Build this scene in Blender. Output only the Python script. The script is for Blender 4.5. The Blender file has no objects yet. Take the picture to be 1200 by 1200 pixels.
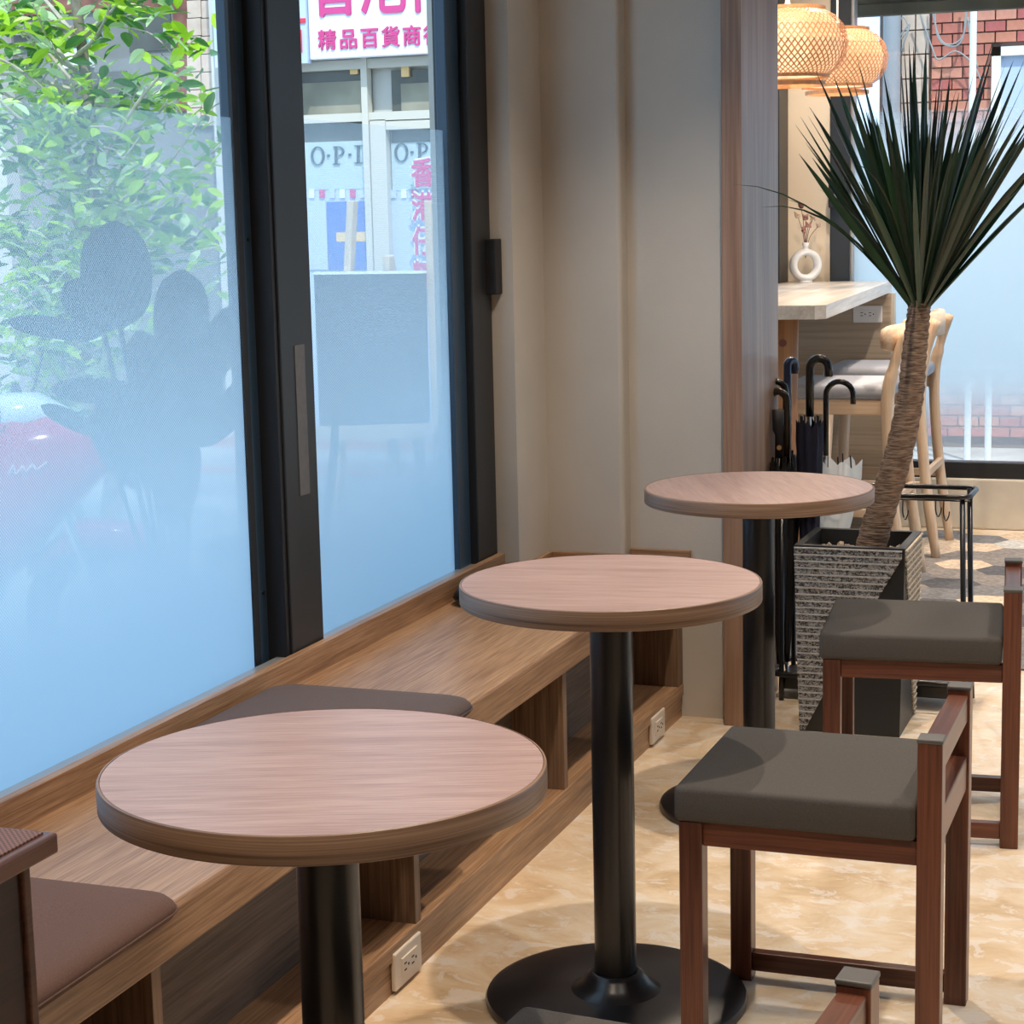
import bpy, bmesh, math, random
from mathutils import Vector, Matrix, Euler
random.seed(7)
S = bpy.context.scene
COL = S.collection
PI = math.pi
# ------------------------------------------------------------------ camera
F = 2259.1                      # focal length in pixels of a 1200 px frame
RIGHT = Vector((0.9390, 0.3428, -0.0223)); DOWN = Vector((0.0316, -0.1521, -0.9879)); FWD = Vector((-0.3420, 0.9270, -0.1542))
EYE = Vector((0, 0, 1.374))
FWD.normalize(); RIGHT = (RIGHT - FWD * RIGHT.dot(FWD)).normalized(); DOWN = FWD.cross(RIGHT)
cam = bpy.data.objects.new('camera', bpy.data.cameras.new('camera')); COL.objects.link(cam)
cam.data.sensor_width = 36; cam.data.lens = F / 1200 * 36; cam.data.clip_start = .05
cam.matrix_world = Matrix(((RIGHT.x, -DOWN.x, -FWD.x, EYE.x), (RIGHT.y, -DOWN.y, -FWD.y, EYE.y), (RIGHT.z, -DOWN.z, -FWD.z, EYE.z), (0, 0, 0, 1)))
S.camera = cam
def ray(x, y): return RIGHT * ((x - 600) / F) + DOWN * ((y - 600) / F) + FWD
def onx(x, y, X): d = ray(x, y); return EYE + d * ((X - EYE.x) / d.x)
def ony(x, y, Y): d = ray(x, y); return EYE + d * ((Y - EYE.y) / d.y)
def onz(x, y, Z): d = ray(x, y); return EYE + d * ((Z - EYE.z) / d.z)
# ------------------------------------------------------------------ light
S.view_settings.view_transform = 'Standard'; S.view_settings.look = 'None'; S.view_settings.gamma = 1
S.view_settings.use_curve_mapping = False; S.view_settings.exposure = 0.0
W = bpy.data.worlds.new('sky'); S.world = W; W.use_nodes = True
bgn = W.node_tree.nodes['Background']; bgn.inputs[0].default_value = (.55, .77, 1.0, 1); bgn.inputs[1].default_value = 2.1
def light(name, kind, loc, energy, color, target=None, **kw):
    l = bpy.data.lights.new(name, kind); l.energy = energy; l.color = color
    for k, v in kw.items(): setattr(l, k, v)
    o = bpy.data.objects.new(name, l); COL.objects.link(o); o.location = loc
    if target is not None: o.rotation_euler = (Vector(target) - Vector(loc)).to_track_quat('-Z', 'Y').to_euler()
    return o
light('sun', 'SUN', (3, -4, 9), 4.2, (1, .95, .86), (2.62, -3.35, 8.0), angle=.009)
WARM = (1, .83, .66); SOFT = (1, .90, .79)
SPOTS = [(-.90, 1.25), (-.90, 2.75), (-.93, 4.02), (.35, 1.6), (.35, 3.2), (.35, 4.8), (1.9, 2.4), (1.9, 5), (-.5, 6.4), (-.7, 7.5), (.9, 6.8), (.4, -.2)]
for x, y in SPOTS:
    light('ceiling_spot', 'SPOT', (x, y, 2.66), (104 if y < 5 else 130) if x < -.4 else 80, WARM if x < -.4 else SOFT, (x, y, 0), spot_size=math.radians(92), spot_blend=.7, shadow_soft_size=.022)
for x, y in ((-1.30, 6.3), (-1.30, 7.45)):
    light('far_room_fill', 'SPOT', (x, y, 2.66), 75, WARM, (x, y, 0), spot_size=math.radians(140), spot_blend=.6, shadow_soft_size=.04)  # added fill lamps, unseen, to brighten the far pier and counter
# ------------------------------------------------------------------ materials
MATS = {}
def newmat(name):
    m = bpy.data.materials.new(name); m.use_nodes = True
    nt = m.node_tree; b = nt.nodes['Principled BSDF']; MATS[name] = m
    return m, nt, b
def plain(name, col, rough=.5, metal=0, noise=0, nscale=20, bump=0, spec=.5, bscale=None):
    m, nt, b = newmat(name)
    b.inputs['Roughness'].default_value = rough; b.inputs['Metallic'].default_value = metal
    b.inputs['Specular IOR Level'].default_value = spec
    b.inputs['Base Color'].default_value = (*col, 1)
    if noise or bump:
        tc = nt.nodes.new('ShaderNodeTexCoord'); n = nt.nodes.new('ShaderNodeTexNoise'); n.inputs['Scale'].default_value = nscale; n.inputs['Detail'].default_value = 5
        nt.links.new(tc.outputs['Object'], n.inputs['Vector'])
        if noise:
            r = nt.nodes.new('ShaderNodeValToRGB'); r.color_ramp.elements[0].position = .3; r.color_ramp.elements[1].position = .7
            r.color_ramp.elements[0].color = (*[c * (1 - noise) for c in col], 1); r.color_ramp.elements[1].color = (*[min(1, c * (1 + noise)) for c in col], 1)
            nt.links.new(n.outputs['Fac'], r.inputs[0]); nt.links.new(r.outputs[0], b.inputs['Base Color'])
        if bump:
            if bscale:
                n2 = nt.nodes.new('ShaderNodeTexNoise'); n2.inputs['Scale'].default_value = bscale; nt.links.new(tc.outputs['Object'], n2.inputs['Vector'])
            else: n2 = n
            bp = nt.nodes.new('ShaderNodeBump'); bp.inputs['Strength'].default_value = bump; bp.inputs['Distance'].default_value = .003
            nt.links.new(n2.outputs['Fac'], bp.inputs['Height']); nt.links.new(bp.outputs[0], b.inputs['Normal'])
    return m
def wood(name, dark, light_, axis='Y', scale=1.0, rough=.42, figure=.5, spec=.4):
    m, nt, b = newmat(name); b.inputs['Roughness'].default_value = rough; b.inputs['Specular IOR Level'].default_value = spec
    tc = nt.nodes.new('ShaderNodeTexCoord'); mp = nt.nodes.new('ShaderNodeMapping')
    sc = {'X': (5, 210, 210), 'Y': (210, 5, 210), 'Z': (210, 210, 5)}[axis]
    mp.inputs['Scale'].default_value = [s * scale for s in sc]
    nt.links.new(tc.outputs['Object'], mp.inputs['Vector'])
    n = nt.nodes.new('ShaderNodeTexNoise'); n.inputs['Scale'].default_value = 1; n.inputs['Detail'].default_value = 6; n.inputs['Roughness'].default_value = .62
    nt.links.new(mp.outputs[0], n.inputs['Vector'])
    mp2 = nt.nodes.new('ShaderNodeMapping'); sc2 = {'X': (1.4, 22, 22), 'Y': (22, 1.4, 22), 'Z': (22, 22, 1.4)}[axis]
    mp2.inputs['Scale'].default_value = [s * scale for s in sc2]
    nt.links.new(tc.outputs['Object'], mp2.inputs['Vector'])
    n2 = nt.nodes.new('ShaderNodeTexNoise'); n2.inputs['Scale'].default_value = 1; n2.inputs['Detail'].default_value = 4; n2.inputs['Distortion'].default_value = .6
    nt.links.new(mp2.outputs[0], n2.inputs['Vector'])
    mx = nt.nodes.new('ShaderNodeMix'); mx.inputs[0].default_value = figure
    nt.links.new(n.outputs['Fac'], mx.inputs[2]); nt.links.new(n2.outputs['Fac'], mx.inputs[3])
    r = nt.nodes.new('ShaderNodeValToRGB'); r.color_ramp.elements[0].position = .39; r.color_ramp.elements[1].position = .61
    r.color_ramp.elements[0].color = (*dark, 1); r.color_ramp.elements[1].color = (*light_, 1)
    nt.links.new(mx.outputs[0], r.inputs[0]); nt.links.new(r.outputs[0], b.inputs['Base Color'])
    bp = nt.nodes.new('ShaderNodeBump'); bp.inputs['Strength'].default_value = .12; bp.inputs['Distance'].default_value = .001
    nt.links.new(n.outputs['Fac'], bp.inputs['Height']); nt.links.new(bp.outputs[0], b.inputs['Normal'])
    return m
TD, TL = (.290, .185, .165), (.46, .325, .295)
wood('table_x', TD, TL, 'X', 1.9, .36, .28)
wood('edge_x', (.13, .075, .048), (.32, .205, .138), 'X', 1, .4)
for n_ in MATS['edge_x'].node_tree.nodes:
    if n_.type == 'MAPPING': n_.inputs['Scale'].default_value = (3, 3, 420) if n_.inputs['Scale'].default_value[2] > 100 else (2, 2, 130)
BD, BL = (.24, .130, .068), (.48, .295, .17)
wood('bench_y', BD, BL, 'Y', 1.2, .36, .25)
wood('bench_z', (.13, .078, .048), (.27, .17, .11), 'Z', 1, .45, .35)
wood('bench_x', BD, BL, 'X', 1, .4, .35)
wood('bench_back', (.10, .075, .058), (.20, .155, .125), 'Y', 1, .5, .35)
wood('stool_z', (.068, .022, .013), (.180, .062, .034), 'Z', .8, .33, .5)
wood('stool_x', (.068, .022, .013), (.180, .062, .034), 'X', .8, .33, .5)
wood('stool_y', (.068, .022, .013), (.180, .062, .034), 'Y', .8, .33, .5)
wood('casing', (.22, .118, .072), (.41, .26, .175), 'Z', .55, .40, .6, .7)
wood('oak_z', (.60, .42, .28), (.78, .60, .43), 'Z', .6, .45, .6)
wood('oak_x', (.60, .42, .28), (.78, .60, .43), 'X', .6, .45, .6)
wood('oak_y', (.60, .42, .28), (.78, .60, .43), 'Y', .6, .45, .6)
wood('counter_top', (.52, .44, .37), (.72, .65, .57), 'Y', .5, .25, .6)
wood('counter_panel', (.36, .27, .19), (.55, .45, .34), 'X', .35, .5, .5)
wood('log', (.30, .13, .05), (.62, .35, .18), 'Z', .35, .5, .75)
wood('stand_wood', (.05, .020, .014), (.12, .050, .032), 'Y', .8, .35)
wood('stand_dark', (.018, .007, .005), (.045, .018, .013), 'Y', .8, .4)
wood('easel_wood', (.50, .40, .30), (.70, .60, .48), 'Z', .6, .5)
plain('wall_paint', (.60, .57, .525), .8, noise=.05, nscale=3, bump=.12, bscale=240, spec=.2)
plain('pier_paint', (.80, .70, .56), .8)
plain('ceiling_paint', (.34, .32, .30), .9)
plain('dark_paint', (.26, .24, .22), .85)
plain('black_frame', (.018, .020, .023), .42)
plain('skylit_frame', (.030, .062, .105), .35)  # dark frame sides with the blue sky reflection put into the colour
plain('black_metal', (.012, .012, .014), .28)
plain('black_matte', (.012, .012, .014), .55)
plain('cap', (.10, .095, .09), .5)
plain('grey_fabric', (.080, .073, .067), .85, noise=.22, nscale=700, bump=.25, spec=.2)
plain('brown_fabric', (.135, .078, .062), .8, noise=.18, nscale=600, bump=.2, spec=.25)
plain('mauve_fabric', (.115, .088, .085), .8, noise=.15, nscale=600, bump=.2, spec=.25)
plain('black_leather', (.010, .011, .014), .33, bump=.15, nscale=160)
plain('alu', (.45, .46, .47), .35, .6)
plain('tape', (.10, .102, .108), .5, noise=.12, nscale=60)
plain('socket', (.72, .63, .53), .4)
plain('white_socket', (.85, .85, .86), .35)
plain('slot', (.03, .03, .03), .6)
plain('navy', (.006, .008, .028), .7, noise=.3, nscale=40)
plain('umb_black', (.008, .008, .010), .6)
plain('umb_handle', (.010, .010, .011), .22)
plain('umb_brown', (.028, .022, .018), .2)
plain('umb_blue', (.02, .03, .07), .15)
plain('brass', (.6, .4, .2), .3, .8)
plain('leafdark', (.007, .032, .015), .36, noise=.35, nscale=9)
plain('leafmid', (.014, .058, .020), .4, noise=.3, nscale=9)
plain('pebble', (.42, .33, .25), .7, noise=.4, nscale=60)
plain('planter_black', (.016, .017, .018), .45)
plain('cushion_grey', (.42, .44, .50), .9, noise=.08, nscale=300)
plain('ceramic', (.85, .85, .84), .3)
plain('dry_flower', (.50, .24, .20), .8); plain('dry_dark', (.16, .06, .05), .8); plain('dry_cream', (.62, .46, .34), .8)
plain('bamboo', (.60, .29, .13), .55, noise=.15, nscale=60)
plain('white_plastic', (.82, .82, .80), .4)
plain('curb', (.62, .57, .49), .8, noise=.10, nscale=7, bump=.2)
plain('mortar', (.20, .14, .12), .9)
for i, c in enumerate([(.46, .15, .11), (.52, .20, .13), (.42, .11, .10), (.56, .24, .17)]): plain('brick%d' % i, c, .75, noise=.12, nscale=30)
plain('old_brick', (.20, .085, .065), .8, noise=.4, nscale=12)
plain('beige_tile', (.58, .46, .38), .7, noise=.12, nscale=14)
plain('pipe', (.28, .30, .33), .5)
plain('cable', (.30, .31, .31), .6)
plain('asphalt', (.36, .36, .36), .9, noise=.25, nscale=2)
plain('pavers', (.50, .48, .45), .9, noise=.2, nscale=3)
plain('red_paint', (.62, .12, .10), .7)
plain('sign_white', (.80, .84, .92), .6)
plain('sign_pink', (.62, .06, .25), .6)
plain('sign_red', (.75, .04, .08), .6)
plain('shop_frame', (.60, .58, .52), .6)
plain('shop_dark', (.09, .095, .085), .25, noise=.3, nscale=3)
plain('olive', (.26, .25, .20), .6, noise=.25, nscale=4)
plain('shop_band', (.46, .58, .64), .4)
plain('letter', (.05, .08, .11), .6)
plain('poster_blue', (.07, .16, .55), .4)
plain('poster_pale', (.50, .60, .80), .4)
plain('poster_tag', (.80, .55, .25), .5)
plain('shop_wall', (.55, .55, .53), .8, noise=.1, nscale=3)
plain('grey_wall', (.20, .21, .21), .85, noise=.2, nscale=1.5)
plain('plate_white', (.80, .88, .86), .5); plain('plate_green', (.05, .42, .34), .5)
plain('bark', (.22, .19, .15), .9, noise=.3, nscale=30)
plain('branch', (.46, .42, .36), .8, noise=.2, nscale=30)
plain('terracotta', (.18, .12, .10), .8)
plain('rubber_leaf', (.045, .085, .08), .22)
plain('scooter_red', (.42, .01, .05), .15)
plain('scooter_white', (.55, .68, .78), .2)
plain('scooter_blue', (.05, .22, .55), .2)
plain('tyre', (.02, .02, .02), .8)
plain('chrome', (.7, .7, .72), .15, 1)
plain('lens', (.8, .85, .9), .08)
plain('chalkboard', (.05, .06, .08), .6)
plain('shutter', (.10, .095, .07), .7, noise=.4, nscale=4)
for nm, c in (('tree_leaf', (.36, .58, .03)), ('tree_leaf_dark', (.07, .20, .05)), ('tree_leaf_pale', (.50, .64, .40)), ('tree_leaf_yellow', (.60, .42, .06))):
    m, nt, b = newmat(nm); b.inputs['Base Color'].default_value = (*c, 1); b.inputs['Roughness'].default_value = .35
    t = nt.nodes.new('ShaderNodeBsdfTranslucent'); t.inputs[0].default_value = (c[0] * 1.3, min(1, c[1] * 1.4), c[2], 1)
    mx = nt.nodes.new('ShaderNodeMixShader'); mx.inputs[0].default_value = .35
    nt.links.new(b.outputs[0], mx.inputs[1]); nt.links.new(t.outputs[0], mx.inputs[2]); nt.links.new(mx.outputs[0], nt.nodes['Material Output'].inputs[0])
# translucent vinyl of the clear umbrella
m, nt, b = newmat('clear_vinyl'); b.inputs['Base Color'].default_value = (.82, .85, .86, 1); b.inputs['Roughness'].default_value = .3
t = nt.nodes.new('ShaderNodeBsdfTransparent'); mx = nt.nodes.new('ShaderNodeMixShader'); mx.inputs[0].default_value = .75
tl = nt.nodes.new('ShaderNodeBsdfTranslucent'); tl.inputs[0].default_value = (.8, .83, .85, 1); mx2 = nt.nodes.new('ShaderNodeMixShader'); mx2.inputs[0].default_value = .4
nt.links.new(b.outputs[0], mx2.inputs[1]); nt.links.new(tl.outputs[0], mx2.inputs[2])
nt.links.new(t.outputs[0], mx.inputs[1]); nt.links.new(mx2.outputs[0], mx.inputs[2]); nt.links.new(mx.outputs[0], nt.nodes['Material Output'].inputs[0])
# window glass: clear sheet with a faint mirror
m, nt, b = newmat('glass')
t = nt.nodes.new('ShaderNodeBsdfTransparent'); t.inputs[0].default_value = (.94, .97, .98, 1)
g = nt.nodes.new('ShaderNodeBsdfGlossy'); g.inputs['Roughness'].default_value = .03
mx = nt.nodes.new('ShaderNodeMixShader'); mx.inputs[0].default_value = .035
nt.links.new(t.outputs[0], mx.inputs[1]); nt.links.new(g.outputs[0], mx.inputs[2]); nt.links.new(mx.outputs[0], nt.nodes['Material Output'].inputs[0])
def film(name, stops, zlo, zhi, dots=0, ax='Y', tint=(.62, .76, .86)):
    """printed privacy film: dense white dots whose cover changes with height"""
    m, nt, b = newmat(name); N = nt.nodes; L = nt.links
    tc = N.new('ShaderNodeTexCoord'); sp = N.new('ShaderNodeSeparateXYZ'); L.new(tc.outputs['Object'], sp.inputs[0])
    mr = N.new('ShaderNodeMapRange'); mr.inputs[1].default_value = zlo; mr.inputs[2].default_value = zhi; L.new(sp.outputs['Z'], mr.inputs[0])
    r = N.new('ShaderNodeValToRGB'); cr = r.color_ramp; cr.interpolation = 'LINEAR'
    for i, (p, v) in enumerate(stops):
        e = cr.elements[i] if i < 2 else cr.elements.new(p)
        e.position = p; e.color = (v, v, v, 1)
    L.new(mr.outputs[0], r.inputs[0])
    fac = r.outputs[0]
    if dots:
        def sine(out):
            k = N.new('ShaderNodeMath'); k.operation = 'MULTIPLY'; k.inputs[1].default_value = 2 * PI / dots; L.new(out, k.inputs[0])
            s = N.new('ShaderNodeMath'); s.operation = 'SINE'; L.new(k.outputs[0], s.inputs[0]); return s.outputs[0]
        pr = N.new('ShaderNodeMath'); pr.operation = 'MULTIPLY'; L.new(sine(sp.outputs[ax]), pr.inputs[0]); L.new(sine(sp.outputs['Z']), pr.inputs[1])
        iv = N.new('ShaderNodeMath'); iv.operation = 'SUBTRACT'; iv.inputs[0].default_value = 1; L.new(fac, iv.inputs[1])
        am = N.new('ShaderNodeMath'); am.operation = 'MULTIPLY'; L.new(fac, am.inputs[0]); L.new(iv.outputs[0], am.inputs[1])
        am2 = N.new('ShaderNodeMath'); am2.operation = 'MULTIPLY'; am2.inputs[1].default_value = .9; L.new(am.outputs[0], am2.inputs[0])
        ad = N.new('ShaderNodeMath'); ad.operation = 'MULTIPLY_ADD'; ad.use_clamp = True
        L.new(pr.outputs[0], ad.inputs[0]); L.new(am2.outputs[0], ad.inputs[1]); L.new(fac, ad.inputs[2]); fac = ad.outputs[0]
    t = N.new('ShaderNodeBsdfTransparent'); tl = N.new('ShaderNodeBsdfTranslucent'); tl.inputs[0].default_value = (*tint, 1)
    df = N.new('ShaderNodeBsdfDiffuse'); df.inputs[0].default_value = (.85, .88, .9, 1)
    m1 = N.new('ShaderNodeMixShader'); m1.inputs[0].default_value = .10; L.new(tl.outputs[0], m1.inputs[1]); L.new(df.outputs[0], m1.inputs[2])
    m2 = N.new('ShaderNodeMixShader'); L.new(fac, m2.inputs[0]); L.new(t.outputs[0], m2.inputs[1]); L.new(m1.outputs[0], m2.inputs[2])
    L.new(m2.outputs[0], N['Material Output'].inputs[0])
    return m
film('film_side', [(0, 1.0), (.12, .98), (.21, .90), (.37, .66), (.50, .49), (.76, .28), (.995, .15)], .45, 1.58, .0065, 'Y')
film('film_far', [(0, .12), (.12, .30), (.27, .95), (.40, 1.0), (.70, .99), (.86, .75), (1, .10)], .285, 1.75, tint=(.88, .97, 1))
# emissive bulb
m, nt, b = newmat('bulb'); b.inputs['Emission Color'].default_value = (1, .66, .36, 1); b.inputs['Emission Strength'].default_value = 5
m, nt, b = newmat('paper'); tl = nt.nodes.new('ShaderNodeBsdfTranslucent'); tl.inputs[0].default_value = (.90, .76, .60, 1); b.inputs['Base Color'].default_value = (.72, .60, .48, 1); mx = nt.nodes.new('ShaderNodeMixShader'); mx.inputs[0].default_value = .6
nt.links.new(b.outputs[0], mx.inputs[1]); nt.links.new(tl.outputs[0], mx.inputs[2]); nt.links.new(mx.outputs[0], nt.nodes['Material Output'].inputs[0])
# floor: polished cream stone with ochre clouds and pale worn patches
m, nt, b = newmat('floor_stone'); N = nt.nodes; L = nt.links
tc = N.new('ShaderNodeTexCoord'); mp = N.new('ShaderNodeMapping'); mp.inputs['Scale'].default_value = (2.9, 4.2, 1); mp.inputs['Rotation'].default_value = (0, 0, .35); L.new(tc.outputs['Object'], mp.inputs[0])
n1 = N.new('ShaderNodeTexNoise'); n1.inputs['Scale'].default_value = 1.5; n1.inputs['Detail'].default_value = 9; n1.inputs['Roughness'].default_value = .65; n1.inputs['Distortion'].default_value = 1.2; L.new(mp.outputs[0], n1.inputs['Vector'])
r1 = N.new('ShaderNodeValToRGB'); cr = r1.color_ramp
for i, (p, c) in enumerate([(.28, (.54, .37, .20)), (.42, (.69, .51, .32)), (.54, (.77, .62, .44)), (.68, (.82, .73, .61))]):
    e = cr.elements[i] if i < 2 else cr.elements.new(p)
    e.position = p; e.color = (*c, 1)
L.new(n1.outputs['Fac'], r1.inputs[0])
n2 = N.new('ShaderNodeTexNoise'); n2.inputs['Scale'].default_value = 4.5; n2.inputs['Detail'].default_value = 8; n2.inputs['Roughness'].default_value = .7; n2.inputs['Distortion'].default_value = .8; L.new(mp.outputs[0], n2.inputs['Vector'])
r2 = N.new('ShaderNodeValToRGB'); r2.color_ramp.elements[0].position = .545; r2.color_ramp.elements[1].position = .562; L.new(n2.outputs['Fac'], r2.inputs[0])
mm = N.new('ShaderNodeMath'); mm.operation = 'MULTIPLY'; mm.inputs[1].default_value = .52; L.new(r2.outputs[0], mm.inputs[0])
mx = N.new('ShaderNodeMix'); mx.data_type = 'RGBA'; L.new(mm.outputs[0], mx.inputs[0]); L.new(r1.outputs[0], mx.inputs[6]); mx.inputs[7].default_value = (.84, .79, .74, 1)
n3 = N.new('ShaderNodeTexNoise'); n3.inputs['Scale'].default_value = 9; n3.inputs['Detail'].default_value = 6; n3.inputs['Roughness'].default_value = .75; L.new(mp.outputs[0], n3.inputs['Vector'])
r3 = N.new('ShaderNodeValToRGB'); r3.color_ramp.elements[0].position = .28; r3.color_ramp.elements[1].position = .36; L.new(n3.outputs['Fac'], r3.inputs[0])
mx3 = N.new('ShaderNodeMix'); mx3.data_type = 'RGBA'; mx3.blend_type = 'MULTIPLY'; mx3.inputs[0].default_value = .35; L.new(mx.outputs[2], mx3.inputs[6]); L.new(r3.outputs[0], mx3.inputs[7])
L.new(mx3.outputs[2], b.inputs['Base Color']); b.inputs['Roughness'].default_value = .38
bp = N.new('ShaderNodeBump'); bp.inputs['Strength'].default_value = .15; bp.inputs['Distance'].default_value = .002; L.new(n2.outputs['Fac'], bp.inputs['Height']); L.new(bp.outputs[0], b.inputs['Normal'])
# carpet hexes
for nm, c in (('hex_dark', (.115, .115, .125)), ('hex_grey', (.20, .195, .20)), ('hex_warm', (.25, .225, .21)), ('hex_beige', (.62, .49, .37)), ('hex_pale', (.52, .50, .47))): plain(nm, c, .95, noise=.28, nscale=70, bump=.3, spec=.1)
# woven cane
m, nt, b = newmat('woven'); N = nt.nodes; L = nt.links
tc = N.new('ShaderNodeTexCoord'); mp = N.new('ShaderNodeMapping'); mp.inputs['Scale'].default_value = (300, 300, 1); L.new(tc.outputs['Object'], mp.inputs[0])
ck = N.new('ShaderNodeTexChecker'); ck.inputs['Scale'].default_value = 1; ck.inputs['Color1'].default_value = (.22, .10, .07, 1); ck.inputs['Color2'].default_value = (.07, .03, .022, 1); L.new(mp.outputs[0], ck.inputs['Vector'])
L.new(ck.outputs['Color'], b.inputs['Base Color']); b.inputs['Roughness'].default_value = .6
bp = N.new('ShaderNodeBump'); bp.inputs['Strength'].default_value = .6; bp.inputs['Distance'].default_value = .003; L.new(ck.outputs['Fac'], bp.inputs['Height']); L.new(bp.outputs[0], b.inputs['Normal'])
# planter's hammered stone stripes
for nm, c1, c2, c3 in (('planter_grey', (.05, .048, .045), (.47, .46, .45), (.50, .49, .48)), ('planter_warm', (.10, .085, .065), (.52, .44, .34), (.58, .49, .38))):
    m, nt, b = newmat(nm); N = nt.nodes; L = nt.links
    tc = N.new('ShaderNodeTexCoord'); mp = N.new('ShaderNodeMapping'); mp.inputs['Scale'].default_value = (95, 95, 130); L.new(tc.outputs['Object'], mp.inputs[0])
    n = N.new('ShaderNodeTexNoise'); n.inputs['Scale'].default_value = 1; n.inputs['Detail'].default_value = 3; n.inputs['Roughness'].default_value = .7; n.inputs['Distortion'].default_value = 1.5; L.new(mp.outputs[0], n.inputs['Vector'])
    r = N.new('ShaderNodeValToRGB'); r.color_ramp.elements[0].position = .44; r.color_ramp.elements[1].position = .56; r.color_ramp.elements[0].color = (*c1, 1); r.color_ramp.elements[1].color = (*c2, 1); L.new(n.outputs['Fac'], r.inputs[0])
    L.new(r.outputs[0], b.inputs['Base Color']); b.inputs['Roughness'].default_value = .8
    bp = N.new('ShaderNodeBump'); bp.inputs['Strength'].default_value = .7; bp.inputs['Distance'].default_value = .004; L.new(n.outputs['Fac'], bp.inputs['Height']); L.new(bp.outputs[0], b.inputs['Normal'])
    plain(nm + '_rib', c3, .8, noise=.2, nscale=80)
# trunk: leaf-scar rings
m, nt, b = newmat('trunk'); N = nt.nodes; L = nt.links
tc = N.new('ShaderNodeTexCoord'); mp = N.new('ShaderNodeMapping'); mp.inputs['Scale'].default_value = (40, 40, 260); L.new(tc.outputs['Object'], mp.inputs[0])
n = N.new('ShaderNodeTexNoise'); n.inputs['Scale'].default_value = 1; n.inputs['Detail'].default_value = 4; L.new(mp.outputs[0], n.inputs['Vector'])
r = N.new('ShaderNodeValToRGB'); r.color_ramp.elements[0].position = .35; r.color_ramp.elements[1].position = .65; r.color_ramp.elements[0].color = (.10, .06, .04, 1); r.color_ramp.elements[1].color = (.33, .22, .15, 1); L.new(n.outputs['Fac'], r.inputs[0])
L.new(r.outputs[0], b.inputs['Base Color']); b.inputs['Roughness'].default_value = .85
bp = N.new('ShaderNodeBump'); bp.inputs['Strength'].default_value = .6; bp.inputs['Distance'].default_value = .006; L.new(n.outputs['Fac'], bp.inputs['Height']); L.new(bp.outputs[0], b.inputs['Normal'])
# ------------------------------------------------------------------ mesh helpers
def bm_box(bm, x0, x1, y0, y1, z0, z1, bev=0, seg=2, mat=None):
    t = bmesh.new(); bmesh.ops.create_cube(t, size=1)
    for v in t.verts: v.co = Vector(((x0 + x1) / 2 + v.co.x * (x1 - x0), (y0 + y1) / 2 + v.co.y * (y1 - y0), (z0 + z1) / 2 + v.co.z * (z1 - z0)))
    if bev: bmesh.ops.bevel(t, geom=t.edges[:], offset=bev, segments=seg, affect='EDGES', profile=.5)
    if mat is not None: t.transform(mat)
    me = bpy.data.meshes.new('tmp'); t.to_mesh(me); t.free(); bm.from_mesh(me); bpy.data.meshes.remove(me)
def box(*a, **k): bm = bmesh.new(); bm_box(bm, *a, **k); return bm
def bm_lathe(bm, prof, seg=32, c=(0, 0)):
    rings = []
    for r, z in prof:
        if r < 1e-6: rings.append([bm.verts.new((c[0], c[1], z))])
        else: rings.append([bm.verts.new((c[0] + r * math.cos(2 * PI * i / seg), c[1] + r * math.sin(2 * PI * i / seg), z)) for i in range(seg)])
    for a, b in zip(rings, rings[1:]):
        for i in range(seg):
            j = (i + 1) % seg
            if len(a) == 1 and len(b) == 1: continue
            if len(a) == 1: f = (a[0], b[j], b[i])
            elif len(b) == 1: f = (a[i], a[j], b[0])
            else: f = (a[i], a[j], b[j], b[i])
            try: bm.faces.new(f)
            except ValueError: pass
    bmesh.ops.recalc_face_normals(bm, faces=bm.faces[:])
def lathe(prof, seg=32): bm = bmesh.new(); bm_lathe(bm, prof, seg); return bm
def bm_tube(bm, pts, rad, seg=10, cap=True, flat=1.0):
    pts = [Vector(p) for p in pts]; n = len(pts)
    if not hasattr(rad, '__len__'): rad = [rad] * n
    rings = []; up = None
    for i, p in enumerate(pts):
        d = (pts[min(i + 1, n - 1)] - pts[max(i - 1, 0)]).normalized()
        if up is None: up = Vector((0, 0, 1)) if abs(d.z) < .9 else Vector((1, 0, 0))
        s = d.cross(up).normalized(); up = s.cross(d).normalized()
        rings.append([bm.verts.new(p + (s * math.cos(2 * PI * k / seg) + up * (math.sin(2 * PI * k / seg) * flat)) * rad[i]) for k in range(seg)])
    for a, b in zip(rings, rings[1:]):
        for k in range(seg): bm.faces.new((a[k], a[(k + 1) % seg], b[(k + 1) % seg], b[k]))
    if cap: bm.faces.new(rings[0][::-1]); bm.faces.new(rings[-1])
    bmesh.ops.recalc_face_normals(bm, faces=bm.faces[:])
def tube(*a, **k): bm = bmesh.new(); bm_tube(bm, *a, **k); return bm
def bm_prism(bm, poly, lo, hi, axis='Z'):
    def mk(u, v, w): return {'Z': (u, v, w), 'Y': (u, w, v), 'X': (w, u, v)}[axis]
    a = [bm.verts.new(mk(u, v, lo)) for u, v in poly]; b = [bm.verts.new(mk(u, v, hi)) for u, v in poly]; n = len(poly)
    bm.faces.new(a[::-1]); bm.faces.new(b)
    for i in range(n): bm.faces.new((a[i], a[(i + 1) % n], b[(i + 1) % n], b[i]))
    bmesh.ops.recalc_face_normals(bm, faces=bm.faces[:])
def prism(*a, **k): bm = bmesh.new(); bm_prism(bm, *a, **k); return bm
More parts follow.
